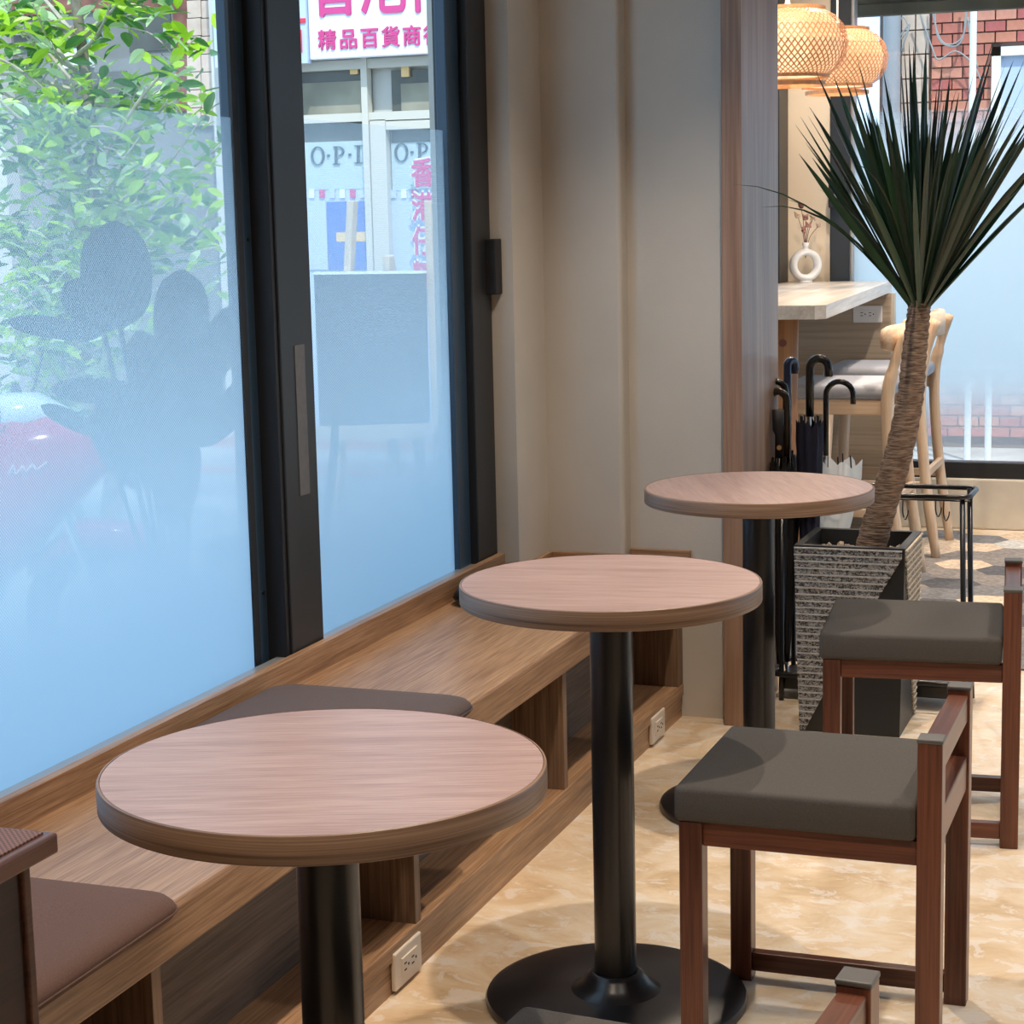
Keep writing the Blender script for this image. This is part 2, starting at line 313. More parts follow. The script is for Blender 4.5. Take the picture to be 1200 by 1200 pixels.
def curve(ctrl, n=10):
    """Catmull-Rom through control points"""
    P = [Vector(c) for c in ctrl]; P = [P[0] * 2 - P[1]] + P + [P[-1] * 2 - P[-2]]; out = []
    for i in range(1, len(P) - 2):
        for k in range(n):
            t = k / n; a, b, c, d = P[i - 1:i + 3]
            out.append(.5 * ((2 * b) + (c - a) * t + (2 * a - 5 * b + 4 * c - d) * t * t + (3 * b - a - 3 * c + d) * t ** 3))
    return out + [P[-2]]
def obj(name, bm, mat, parent=None, smooth=False, loc=None):
    me = bpy.data.meshes.new(name); bm.to_mesh(me); bm.free()
    if mat: me.materials.append(MATS[mat])
    if smooth:
        me.shade_smooth()
        if smooth != 'all': me.set_sharp_from_angle(angle=math.radians(38))
    o = bpy.data.objects.new(name, me); COL.objects.link(o)
    if parent: o.parent = parent
    if loc is not None: o.location = loc
    return o
def tag(o, label=None, cat=None, group=None, kind=None):
    if label: o['label'] = label
    if cat: o['category'] = cat
    if group: o['group'] = group
    if kind: o['kind'] = kind
    return o
def thing(name, label, cat, loc=(0, 0, 0), rz=0, group=None):
    o = bpy.data.objects.new(name, None); COL.objects.link(o); o.location = loc; o.rotation_euler = (0, 0, rz); o.empty_display_size = .1
    return tag(o, label, cat, group)
def struct(name, bm, mat, **k): return tag(obj(name, bm, mat, **k), kind='structure')
def sroot(name, loc=(0, 0, 0)):
    o = bpy.data.objects.new(name, None); COL.objects.link(o); o.location = loc; return tag(o, kind='structure')
def dup(root, loc, rz, label=None):
    r = root.copy(); COL.objects.link(r); r.location = loc; r.rotation_euler = (0, 0, rz)
    if label: r['label'] = label
    for ch in list(root.children):
        c = ch.copy(); COL.objects.link(c); c.parent = r
        for g in list(ch.children):
            d = g.copy(); COL.objects.link(d); d.parent = c
    return r
def text_mesh(name, body, size, mat, parent, loc, rot=(PI / 2, 0, 0), thick=.004, sx=1, shear=0, offset=0, bold=0):
    c = bpy.data.curves.new(name, 'FONT'); c.body = body; c.size = size; c.extrude = thick; c.align_x = 'CENTER'; c.align_y = 'CENTER'; c.shear = shear; c.offset = offset
    t = bpy.data.objects.new('tmp', c); COL.objects.link(t); bpy.context.view_layer.update()
    me = bpy.data.meshes.new_from_object(t.evaluated_get(bpy.context.evaluated_depsgraph_get())); bpy.data.objects.remove(t); bpy.data.curves.remove(c)
    if bold:
        bm = bmesh.new(); bm.from_mesh(me)
        for k, (dx, dy) in enumerate(((bold, 0), (-bold, 0), (0, bold), (0, -bold))):
            m2 = me.copy(); m2.transform(Matrix.Translation((dx, dy, .0004 * (k + 1)))); bm.from_mesh(m2); bpy.data.meshes.remove(m2)
        bm.to_mesh(me); bm.free()
    me.name = name; me.materials.clear(); me.materials.append(MATS[mat])
    o = bpy.data.objects.new(name, me); COL.objects.link(o); o.parent = parent; o.location = loc; o.rotation_euler = rot; o.scale = (sx, 1, 1)
    return o
# ------------------------------------------------------------------ room shell
XG = -1.80            # window glass
XR = -1.76            # room face of the window frame
XP = -1.702           # face of the cream pier
YA, YB = 4.90, 4.96   # the two faces of the end wall
XB = -1.338           # bench front
CE = 2.7
YFAR = 8.25
fl = struct('floor', box(-1.95, 3.2, -2.2, 8.4, -.12, 0), 'floor_stone')
struct('ceiling', box(-1.95, 3.2, -2.2, 8.4, CE, CE + .25), 'ceiling_paint')
struct('wall_back', box(-1.95, 3.2, -2.3, -2.2, -.12, CE), 'dark_paint')
struct('wall_right', (lambda b: (bm_box(b, 3.2, 3.3, -2.3, 5.0, -.12, CE), bm_box(b, 3.2, 3.3, 5.0, 8.4, 2.45, CE), b)[-1])(bmesh.new()), 'dark_paint')
w = sroot('added_daylight_window')  # unseen glazed opening in the right wall, added to bring daylight in
obj('glass_pane', box(3.24, 3.25, 5.0, 8.3, 0, 2.45), 'glass', w)
for yy in (5.0, 6.7, 8.3): obj('stile', box(3.2, 3.28, yy - .03, yy + .03, 0, 2.45), 'black_frame', w)
bm = bmesh.new()
bm_box(bm, -1.92, XG - .05, -2.2, 1.75, 0, CE); bm_box(bm, -1.92, XG - .06, 1.75, 4.66, 0, .43); bm_box(bm, -1.92, XG - .05, 1.75, 4.66, 2.45, CE)
bm_box(bm, -1.92, XP, 4.66, 5.05, 0, CE)
bm_box(bm, -1.92, -1.80, 5.32, 5.7, 0, CE); bm_box(bm, -1.92, -1.80, 5.7, 8.0, 0, .9); bm_box(bm, -1.92, -1.80, 5.7, 8.0, 2.4, CE)
bm_box(bm, -1.92, -1.77, 8.0, YFAR + .1, 0, CE)
struct('wall_left', bm, 'wall_paint')
bm = bmesh.new()
bm_box(bm, XP - .05, -1.487, YA, 5.32, 0, CE, bev=.012, seg=3); bm_box(bm, -1.50, -1.205, YB, 5.32, 0, CE)
struct('wall_end', bm, 'wall_paint')
c = sroot('trim_1')
obj('casing_board', box(-1.214, -1.161, 4.895, 5.33, 0, CE, bev=.002), 'casing', c)
struct('trim_2', box(-1.161, 3.2, 4.9, 5.33, 2.42, CE), 'casing')
# far wall
struct('wall_far', (lambda b: (bm_box(b, -1.565, 3.2, YFAR - .03, YFAR + .1, 0, .216, bev=.008), bm_box(b, -1.565, 3.2, YFAR, YFAR + .1, 2.5, CE), b)[-1])(bmesh.new()), 'curb')
struct('wall_far_pier', box(-1.78, -1.565, YFAR - .02, YFAR + .1, 0, CE), 'pier_paint')
w = sroot('window_3')
obj('bottom_rail', box(-1.565, 3.2, YFAR - .02, YFAR + .05, .216, .285, bev=.004), 'black_frame', w)
obj('stile', box(-1.565, -1.482, YFAR - .045, YFAR + .05, .285, 2.5, bev=.004), 'black_frame', w)
obj('stile_bead', box(-1.482, -1.47, YFAR - .02, YFAR + .05, .285, 2.5), 'alu', w)
obj('glass_pane', box(-1.48, 3.2, YFAR + .012, YFAR + .018, .28, 2.5), 'glass', w)
obj('privacy_film', box(-1.47, 3.2, YFAR + .004, YFAR + .0045, .285, 1.75), 'film_far', w)
lt = ony(978, 228, YFAR - .06)
obj('latch', box(lt.x - .022, lt.x + .022, YFAR - .085, YFAR - .045, lt.z - .055, lt.z + .055, bev=.005), 'black_matte', w)
obj('latch_lever', box(lt.x + .004, lt.x + .014, YFAR - .10, YFAR - .085, lt.z - .03, lt.z + .03, bev=.003), 'alu', w)
w = sroot('window_2')
obj('stile', box(-1.80, -1.745, 7.86, 8.02, .9, 2.4, bev=.004), 'skylit_frame', w)
obj('stile_edge', box(-1.80, -1.742, 8.02, 8.20, .9, 2.4, bev=.004), 'black_frame', w)
obj('bottom_rail', box(-1.80, -1.76, 5.7, 7.86, .9, .96), 'black_frame', w)
obj('glass_pane', box(-1.812, -1.806, 5.7, 7.9, .9, 2.4), 'glass', w)
# big side window with two sliding sashes
w = sroot('window_1')
YL0, YL1 = 1.75, 3.40     # left pane
YR0, YR1 = 3.63, 4.44     # right pane
Z0, Z1 = .47, 2.45
obj('glass_pane', box(XG - .020, XG - .014, YL0, 3.43, Z0 - .004, Z1), 'glass', w)
obj('privacy_film', box(XG - .011, XG - .0105, YL0, 3.405, Z0 - .004, 1.565), 'film_side', w)
obj('glass_pane', box(XG - .004, XG + .002, 3.60, 4.50, Z0, Z1), 'glass', w)
obj('privacy_film', box(XG + .004, XG + .0045, 3.61, 4.475, Z0 - .005, 1.572), 'film_side', w)
obj('stile', box(XG - .045, XG - .008, 3.405, 3.52, Z0 - .005, Z1, bev=.003), 'skylit_frame', w)
obj('gasket', box(XG - .014, XG - .006, 3.385, 3.407, Z0 - .005, Z1), 'black_matte', w)
obj('stile', box(XG - .012, XR - .006, 3.445, 3.462, Z0 - .005, Z1, bev=.002), 'black_matte', w)
obj('stile', box(XG - .012, XR, 3.458, 3.605, Z0 - .005, Z1, bev=.003), 'black_frame', w)
a = onx(345, 405, XR); bb = onx(362, 578, XR)
obj('handle_strip', box(XR, XR + .0015, 3.517, 3.562, bb.z, a.z), 'tape', w)
obj('stile', box(XG - .012, XG + .018, 4.44, 4.54, Z0 - .005, Z1, bev=.003), 'skylit_frame', w)
obj('stile', box(XG - .05, XR, 4.52, 4.656, Z0 - .005, Z1, bev=.003), 'black_frame', w)
obj('latch', box(XR - .01, XR + .028, 4.615, 4.675, 1.165, 1.305, bev=.003), 'black_matte', w)
obj('bottom_bead', box(XG + .008, XR + .004, YL0, 4.52, Z0 - .035, .484, bev=.001), 'alu', w)
obj('head', box(XG - .06, XR, YL0, 4.656, Z1, Z1 + .06), 'black_frame', w)
for yy in (.62, 1.33):
    obj('screw', tube([(XG - .010, 3.43, yy), (XG - .005, 3.43, yy)], .0045, 12), 'black_metal', w)
# carpet of hexagonal tiles beyond the portal
R6 = .112
proto = {}
k = 0
for i in range(-11, 8):
    for j in range(0, 17):
        x = i * R6 * 1.5 - .05; y = 5.72 + j * R6 * math.sqrt(3) + (R6 * math.sqrt(3) / 2 if i % 2 else 0)
        if y > 8.12 or x < -1.72 or x > .9: continue
        nm = random.choices(['hex_dark', 'hex_grey', 'hex_warm', 'hex_beige', 'hex_pale'], [2.2, 3, 2.2, 2.4, .5])[0]
        if nm not in proto:
            proto[nm] = obj('carpet_tile', prism([(R6 * .992 * math.cos(PI / 3 * q), R6 * .992 * math.sin(PI / 3 * q)) for q in range(6)], .0005, .006), nm, fl); o = proto[nm]
        else: o = proto[nm].copy(); COL.objects.link(o); o.parent = fl
        o.location = (x, y, 0)
# ------------------------------------------------------------------ bench
b = thing('window_bench', 'long built-in walnut bench with open compartments under the window', 'bench', (XB, 2.5, 0))
def lb(*a, **k):   # world box -> bench-local
    x0, x1, y0, y1, z0, z1 = a; return box(x0 - XB, x1 - XB, y0 - 2.5, y1 - 2.5, z0, z1, **k)
Y0B = .9
obj('seat_board', lb(-1.75, XB, Y0B, YA, .41, .436, bev=.005), 'bench_y', b)
obj('fascia', lb(XB - .022, XB + .001, Y0B, YA + .02, .360, .434, bev=.006, seg=3), 'bench_y', b)
obj('upstand', lb(-1.755, -1.737, Y0B, 4.65, .43, .4925, bev=.0015), 'bench_y', b)
obj('end_upstand', lb(XP + .001, -1.487, YA - .014, YA - .001, .43, .456, bev=.002), 'bench_x', b)
obj('end_upstand', lb(-1.486, XB + .02, YB - .014, YB - .001, .36, .462, bev=.002), 'bench_x', b)
obj('pier_upstand', lb(XP + .001, XP + .014, 4.64, YA - .016, .43, .456, bev=.002), 'bench_y', b)
obj('bottom_shelf', lb(-1.50, XB - .004, Y0B, YB - .002, .062, .092, bev=.002), 'bench_y', b)
obj('plinth', lb(-1.50, XB - .010, Y0B, YB - .002, 0, .064), 'bench_y', b)
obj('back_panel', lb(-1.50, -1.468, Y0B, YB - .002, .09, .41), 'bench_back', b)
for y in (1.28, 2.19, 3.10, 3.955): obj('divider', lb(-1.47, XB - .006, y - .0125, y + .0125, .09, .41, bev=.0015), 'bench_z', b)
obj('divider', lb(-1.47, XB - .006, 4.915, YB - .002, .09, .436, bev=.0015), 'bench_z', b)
# sockets on the plinth
def wall_socket(loc, rz, label, mat, grp):
    t = thing('wall_socket', label, 'socket', loc, rz, grp)          # local: X along the wall, -Y out
    obj('plate', box(-.06, .06, -.010, 0, -.035, .035, bev=.003), mat, t)
    ins = obj('insert', box(-.034, .034, -.013, -.008, -.018, .018, bev=.001), mat, t)
    for sx in (-.017, .017):
        for dx, dz in ((-.006, .006), (-.006, -.006)): obj('slot', box(sx + dx - .005, sx + dx + .005, -.0136, -.012, dz - .0014, dz + .0014), 'slot', ins)
        obj('slot', tube([(sx + .008, -.0136, 0), (sx + .008, -.012, 0)], .0028, 10), 'slot', ins)
    return t
wall_socket((XB - .009, 3.035, .042), PI / 2, 'cream double socket on the bench plinth below the first divider', 'socket', 'sockets on the bench plinth')
q = onx(768, 862, XB - .009); wall_socket((XB - .009, q.y, .043), PI / 2, 'cream double socket on the bench plinth near the end wall', 'socket', 'sockets on the bench plinth')
# seat cushions
def cushion(name, x0, x1, y0, y1, z0, h, mat, label, rz=0):
    t = thing(name, label, 'cushion', ((x0 + x1) / 2, (y0 + y1) / 2, z0), rz, 'cushions on the window bench')
    hx, hy = (x1 - x0) / 2, (y1 - y0) / 2
    def rr(s, r=.045):
        pts = []
        for cx, cy, a0 in ((1, 1, 0), (-1, 1, 90), (-1, -1, 180), (1, -1, 270)):
            for k in range(7):
                a = math.radians(a0 + k * 15); pts.append((cx * (hx * s - r) + r * math.cos(a), cy * (hy * s - r) + r * math.sin(a)))
        return pts
    bm = bmesh.new(); rings = []
    for s, z in ((.94, 0), (.985, .18 * h), (1, .42 * h), (.992, .62 * h), (.965, .82 * h), (.91, .95 * h), (.80, h), (.5, 1.04 * h), (.15, 1.05 * h)):
        rings.append([bm.verts.new((x, y, z)) for x, y in rr(s, .045 * min(1, s * 1.1) if s > .6 else .045 * s)])
    n = len(rings[0])
    for A, B in zip(rings, rings[1:]):
        for i in range(n): bm.faces.new((A[i], A[(i + 1) % n], B[(i + 1) % n], B[i]))
    bm.faces.new(rings[0][::-1]); bm.faces.new(rings[-1])
    obj('pad', bm, mat, t, smooth='all')
    obj('seam', tube([(x, y, .40 * h) for x, y in rr(1.003)] + [(*rr(1.003)[0], .40 * h)], .0016, 6, cap=False), mat, t, smooth='all')
    return t
cushion('seat_cushion', -1.73, -1.296, 1.77, 2.205, .4365, .036, 'brown_fabric', 'thin brown fabric cushion on the bench beside the woven-topped stand')
cushion('seat_cushion', -1.728, -1.298, 2.885, 3.315, .4365, .036, 'mauve_fabric', 'thin grey-brown fabric cushion on the bench below the window mullion')
cushion('seat_cushion', -1.725, -1.36, 4.215, 4.635, .4365, .044, 'black_leather', 'black leather cushion at the end of the bench by the pier')
# ------------------------------------------------------------------ round tables
def table(loc, rz, label):
    t = thing('round_table', label, 'table', loc, rz, 'round tables along the bench')
    R = .2565
    top = obj('tabletop', lathe([(0, .717), (R - .004, .717), (R - .003, .7475), (R - .004, .7495), (0, .7495)], 96), 'table_x', t, smooth=True)
    obj('edge_band', lathe([(R - .003, .7165), (R, .718), (R + .0005, .72), (R + .0005, .7465), (R - .0005, .749), (R - .003, .7499), (R - .003, .7165)], 96), 'edge_x', t, smooth=True)
    obj('pedestal', lathe([(0, .045), (.0365, .045), (.0365, .712), (0, .712)], 40), 'black_metal', t, smooth=True)
    obj('mounting_plate', lathe([(0, .708), (.12, .708), (.12, .7168), (0, .7168)], 32), 'black_matte', t, smooth=True)
    bs = obj('base', lathe([(0, 0), (.222, 0), (.229, .004), (.230, .010), (.227, .016), (.215, .020), (.10, .022), (0, .022)], 72), 'black_metal', t, smooth=True)
    obj('collar', lathe([(.080, .0215), (.070, .026), (.058, .036), (.050, .048), (.042, .054), (.037, .055), (.0368, .03)], 48), 'black_metal', t, smooth='all')
    return t
table((-.952, 1.936, 0), math.radians(20), 'round wood-topped pedestal table beside the woven-topped stand')
table((-.960, 3.076, 0), math.radians(8), 'round wood-topped pedestal table between the two other round tables')
table((-.964, 4.218, 0), math.radians(115), 'round wood-topped pedestal table beside the textured planter')
# ------------------------------------------------------------------ stools
def stool():
    t = thing('low_back_stool', 'dark red wooden stool', 'stool', (0, 0, 0), 0, 'dark red wooden stools at the tables')
    A, B, s = .2075, .19, .038
    for sy in (-1, 1):
        y0, y1 = sorted((sy * B, sy * (B - s)))
        obj('leg', box(-A, -A + s, y0, y1, 0, .402, bev=.002), 'stool_z', t)
        l = obj('back_leg', box(A - s, A, y0, y1, 0, .560, bev=.002), 'stool_z', t)
        obj('cap', box(A - s - .001, A + .001, y0 - .001, y1 + .001, .559, .566, bev=.002), 'cap', l)
        obj('side_apron', box(-A + s, A - s, sy * (B - s / 2) - .011, sy * (B - s / 2) + .011, .362, .402, bev=.0015), 'stool_x', t)
        obj('stretcher', box(-A + s, A - s, sy * (B - s / 2) - .012, sy * (B - s / 2) + .012, .018, .052, bev=.0015), 'stool_x', t)
    obj('apron', box(-A + .006, -A + .028, -B + s, B - s, .362, .402, bev=.0015), 'stool_y', t)
    obj('top_rail', box(A - .036, A - .004, -B + s, B - s, .506, .552, bev=.002), 'stool_y', t)
    obj('lower_rail', box(A - .036, A - .004, -B + s, B - s, .388, .446, bev=.002), 'stool_y', t)
    obj('seat_pad', box(-A - .008, A - s - .001, -B - .004, B + .004, .402, .461, bev=.010, seg=3), 'grey_fabric', t, smooth=True)
    return t
st = stool(); st.location = (-.5825, 3.07, 0); st['label'] = 'dark red wooden stool with grey pad at the middle round table'
dup(st, (-.596, 4.255, 0), math.radians(5.5), 'dark red wooden stool with grey pad beside the textured planter')
dup(st, (-.541, 1.791, 0), math.radians(-4.7), 'dark red wooden stool at the table beside the woven-topped stand')
# ------------------------------------------------------------------ woven-topped stand, lower left
q = onx(68, 975, -1.12); zt = q.z; yt = q.y
t = thing('woven_top_stand', 'dark wooden stand with a woven cane top in front of the bench', 'stand', (-1.22, yt - .2, 0))
obj('top_slab', box(-.10, .10, -.2, .2, zt - .022, zt, bev=.003), 'stand_wood', t)
obj('woven_panel', box(-.09, .089, -.19, .190, zt - .001, zt + .0025, bev=.001), 'woven', t)
obj('side_panel', box(.060, .074, -.18, .165, .06, zt - .022), 'stand_dark', t)
for sx in (-.08, .068):
    for sy in (-.18, .171): obj('post', box(sx - .01, sx + .011, sy - .0065, sy + .0065, 0, zt - .022, bev=.002), 'stand_wood', t)
obj('end_panel', box(-.08, .06, .15, .16, .06, zt - .022), 'stand_wood', t)
obj('floor_board', box(-.08, .06, -.17, .16, .05, .07), 'stand_wood', t)
# ------------------------------------------------------------------ planter and plant
P0 = Vector((-.880, 5.030, 0))
t = thing('square_planter', 'tall tapered square planter with hammered grey stripes and black facets', 'planter', P0)
ht, hb, H = .143, .131, .50
def pq(u, v, z): s = hb + (ht - hb) * z / H; return Vector((u * s, v * s, z))
bm = bmesh.new()
def quad(bm, *p): bm.faces.new([bm.verts.new(x) for x in p])
for z0, z1 in ((0, H),):
    c4 = [(-1, -1), (1, -1), (1, 1), (-1, 1)]
    for i in range(4):
        a, d = c4[i], c4[(i + 1) % 4]; quad(bm, pq(*a, z0), pq(*d, z0), pq(*d, z1), pq(*a, z1))
    quad(bm, *[pq(*a, 0) for a in c4[::-1]])
    for i in range(4):
        a, d = c4[i], c4[(i + 1) % 4]; k = .86
        quad(bm, pq(*a, H), pq(*d, H), pq(d[0] * k, d[1] * k, H), pq(a[0] * k, a[1] * k, H)); quad(bm, pq(a[0] * k, a[1] * k, H), pq(d[0] * k, d[1] * k, H), pq(d[0] * k, d[1] * k, H - .06), pq(a[0] * k, a[1] * k, H - .06))
    k = .86; quad(bm, *[pq(a[0] * k, a[1] * k, H - .05) for a in c4])
bmesh.ops.remove_doubles(bm, verts=bm.verts[:], dist=1e-5); bmesh.ops.recalc_face_normals(bm, faces=bm.faces[:])
obj('body', bm, 'planter_black', t)
# hammered stripes: ribs with recessed joints, on the front face (left of the diagonal) and right face (above it)
def stripe(face, u0, u1, z0, z1, nm, mat, th):
    bm = bmesh.new()
    def pt(u, z, o): 
        s = hb + (ht - hb) * z / H
        return Vector((u * s, -s - o, z)) if face == 'front' else Vector((s + o, u * s, z))
    A = [pt(u0[0], z0, th), pt(u1[0], z0, th), pt(u1[1], z1, th), pt(u0[1], z1, th)]; B = [pt(u0[0], z0, -.002), pt(u1[0], z0, -.002), pt(u1[1], z1, -.002), pt(u0[1], z1, -.002)]
    va = [bm.verts.new(x) for x in A]; vb = [bm.verts.new(x) for x in B]
    bm.faces.new(va)
    for i in range(4): bm.faces.new((va[i], vb[i], vb[(i + 1) % 4], va[(i + 1) % 4]))
    bmesh.ops.recalc_face_normals(bm, faces=bm.faces[:]); return obj(nm, bm, mat, t)
NR = 28
def fr(z): return max(-.98, min(.95, -.90 + 1.95 * z / .5))      # right end of the grey field on the front
for i in range(NR):
    z0 = .004 + i * (H - .008) / NR; z1 = z0 + (H - .008) / NR
    zm = z1 - .0045
    stripe('front', (-1, -1), (fr(z0), fr(zm)), z0, zm, 'stripe', 'planter_grey', .003)
    stripe('front', (-1, -1), (fr(zm), fr(z1)), zm, z1 - .0008, 'rib', 'planter_grey_rib', .0055)
    def sl(z): return -.60 - .42 * (z - .0) / .5 if False else max(-.985, .78 - 1.86 * z / .5)
    stripe('right', (sl(z0), sl(zm)), (1, 1), z0, zm, 'stripe', 'planter_warm', .003)
    stripe('right', (sl(zm), sl(z1)), (1, 1), zm, z1 - .0008, 'rib', 'planter_warm_rib', .0055)
bm = bmesh.new()
for i in range(150):
    x, y = random.uniform(-.108, .108), random.uniform(-.108, .108); r = random.uniform(.008, .014)
    m4 = Matrix.Translation((x, y, .452 + random.uniform(0, .012))) @ Euler((random.random() * 3, random.random() * 3, 0)).to_matrix().to_4x4() @ Matrix.Diagonal((r, r * .8, r * .6, 1))
    bmesh.ops.create_icosphere(bm, subdivisions=1, radius=1, matrix=m4)
tag(obj('pebbles', bm, 'pebble', t, smooth='all'), kind='stuff')
pl = thing('potted_dracaena', 'tall dracaena with leaning ringed trunk and dark strap leaves', 'plant', (P0.x + .03, P0.y, .445))
base = Vector(pl.location)
def LP(x, y, Y=5.03): return ony(x, y, Y) - base
ctrl = [LP(1017, 648), LP(1032, 600), LP(1052, 535), LP(1066, 470), LP(1071, 420), LP(1076, 372), LP(1078, 352)]
ctrl[0].z = 0
path = curve(ctrl, 12)
rad = [.041 - .013 * i / (len(path) - 1) + .0016 * math.sin(i * 2.1) for i in range(len(path))]
obj('trunk', tube(path, rad, 16), 'trunk', pl, smooth='all')
crown = ctrl[-1]
def blade(start, d, L, wd, droop, twist, n=9):
    """strap leaf with a V-shaped cross section"""
    bm = bmesh.new(); p = start.copy(); d = d.normalized(); rows = []
    side = d.cross(Vector((0, 0, 1)));
    if side.length < .05: side = Vector((math.cos(twist), math.sin(twist), 0))
    side.normalize(); side = Matrix.Rotation(twist, 3, d) @ side
    for i in range(n + 1):
        u = i / n; w_ = wd * (.55 + .45 * min(1, u * 3.2)) * (1 if u < .6 else max(.03, 1 - ((u - .6) / .4) ** 1.6))
        nrm = side.cross(d).normalized()
        rows.append([bm.verts.new(p - side * w_ / 2 + nrm * w_ * .16), bm.verts.new(p), bm.verts.new(p + side * w_ / 2 + nrm * w_ * .16)])
        d = (d + Vector((0, 0, -1)) * droop * u / n * 2).normalized(); side = (side - d * side.dot(d)).normalized(); p = p + d * (L / n)
    for A, B in zip(rows, rows[1:]):
        bm.faces.new((A[0], A[1], B[1], B[0])); bm.faces.new((A[1], A[2], B[2], B[1]))
    return bm
rng = random.Random(11)
for i in range(150):
    az = i * 2.39996; u = (i + .5) / 150
    th = math.radians(4 + 37 * u ** .8 + rng.uniform(-8, 8)); th = max(.03, th); L = rng.uniform(.42, .66)
    if math.cos(az) < -.5 and math.sin(az) > -.2: th *= .8; L *= .9
    dz = Vector((math.sin(th) * math.cos(az), math.sin(th) * math.sin(az), math.cos(th)))
    dr = rng.uniform(0, .12) if u < .7 else rng.uniform(.0, .35)
    thin = i % 13 == 5
    if thin: dr = rng.uniform(.7, 1.2); L *= .9
    obj('leaf', blade(crown + Vector((.016 * math.cos(az), .016 * math.sin(az), -.03 + .05 * (1 - u))), dz, L, .008 if thin else rng.uniform(.012, .023), dr, rng.uniform(-1.0, 1.0)), 'leafmid' if rng.random() < .25 else 'leafdark', pl, smooth='all')
# ------------------------------------------------------------------ umbrella rack
RX0, RX1, RY0, RY1, RZ = -1.145, -.615, 5.20, 5.385, .59
t = thing('umbrella_rack', 'black wire umbrella rack with hooks behind the planter', 'rack', ((RX0 + RX1) / 2, (RY0 + RY1) / 2, 0))
rc = Vector(t.location)
def rp(x, y, z): return Vector((x, y, z)) - rc
def loop(z, inset, r=.03):
    pts = []
    for cx, cy, a0 in ((RX1 - r - inset, RY1 - r - inset, 0), (RX0 + r + inset, RY1 - r - inset, 90), (RX0 + r + inset, RY0 + r + inset, 180), (RX1 - r - inset, RY0 + r + inset, 270)):
        for k in range(5): a = math.radians(a0 + 22.5 * k); pts.append(rp(cx + r * math.cos(a), cy + r * math.sin(a), z))
    return pts + [pts[0]]
obj('top_frame', tube(loop(RZ, 0), .007, 8, cap=False), 'black_metal', t, smooth='all')
obj('base_frame', tube(loop(.075, -.005), .008, 8, cap=False), 'black_metal', t, smooth='all')
obj('drip_tray', box(RX0 + .01 - rc.x, RX1 - .01 - rc.x, RY0 + .01 - rc.y, RY1 - .01 - rc.y, .03, .065, bev=.004), 'black_metal', t)
for x in (RX0 + .02, RX1 - .02):
    for y in (RY0 + .012, RY1 - .012):
        obj('leg', tube([rp(x, y, RZ), rp(x + (.012 if x > -.9 else -.0), y - .008, .075), rp(x + (.016 if x > -.9 else -.0), y - .012, .0)], .0075, 8), 'black_metal', t, smooth='all')
for y in (RY0 + .06, RY1 - .06): obj('cross_bar', tube([rp(RX0 + .005, y, RZ - .018), rp(RX1 - .005, y, RZ - .018)], .003, 6), 'black_metal', t)
for x in (-.86, -.80, -.72, -.69):
    y = RY0 + (.06 if x in (-.80, -.69) else .125)
    obj('hook', tube(curve([rp(x, y, RZ - .016), rp(x, y - .002, RZ - .055), rp(x + .008, y - .012, RZ - .072), rp(x + .016, y - .02, RZ - .058), rp(x + .018, y - .022, RZ - .045)], 4), .002, 6), 'black_metal', t)
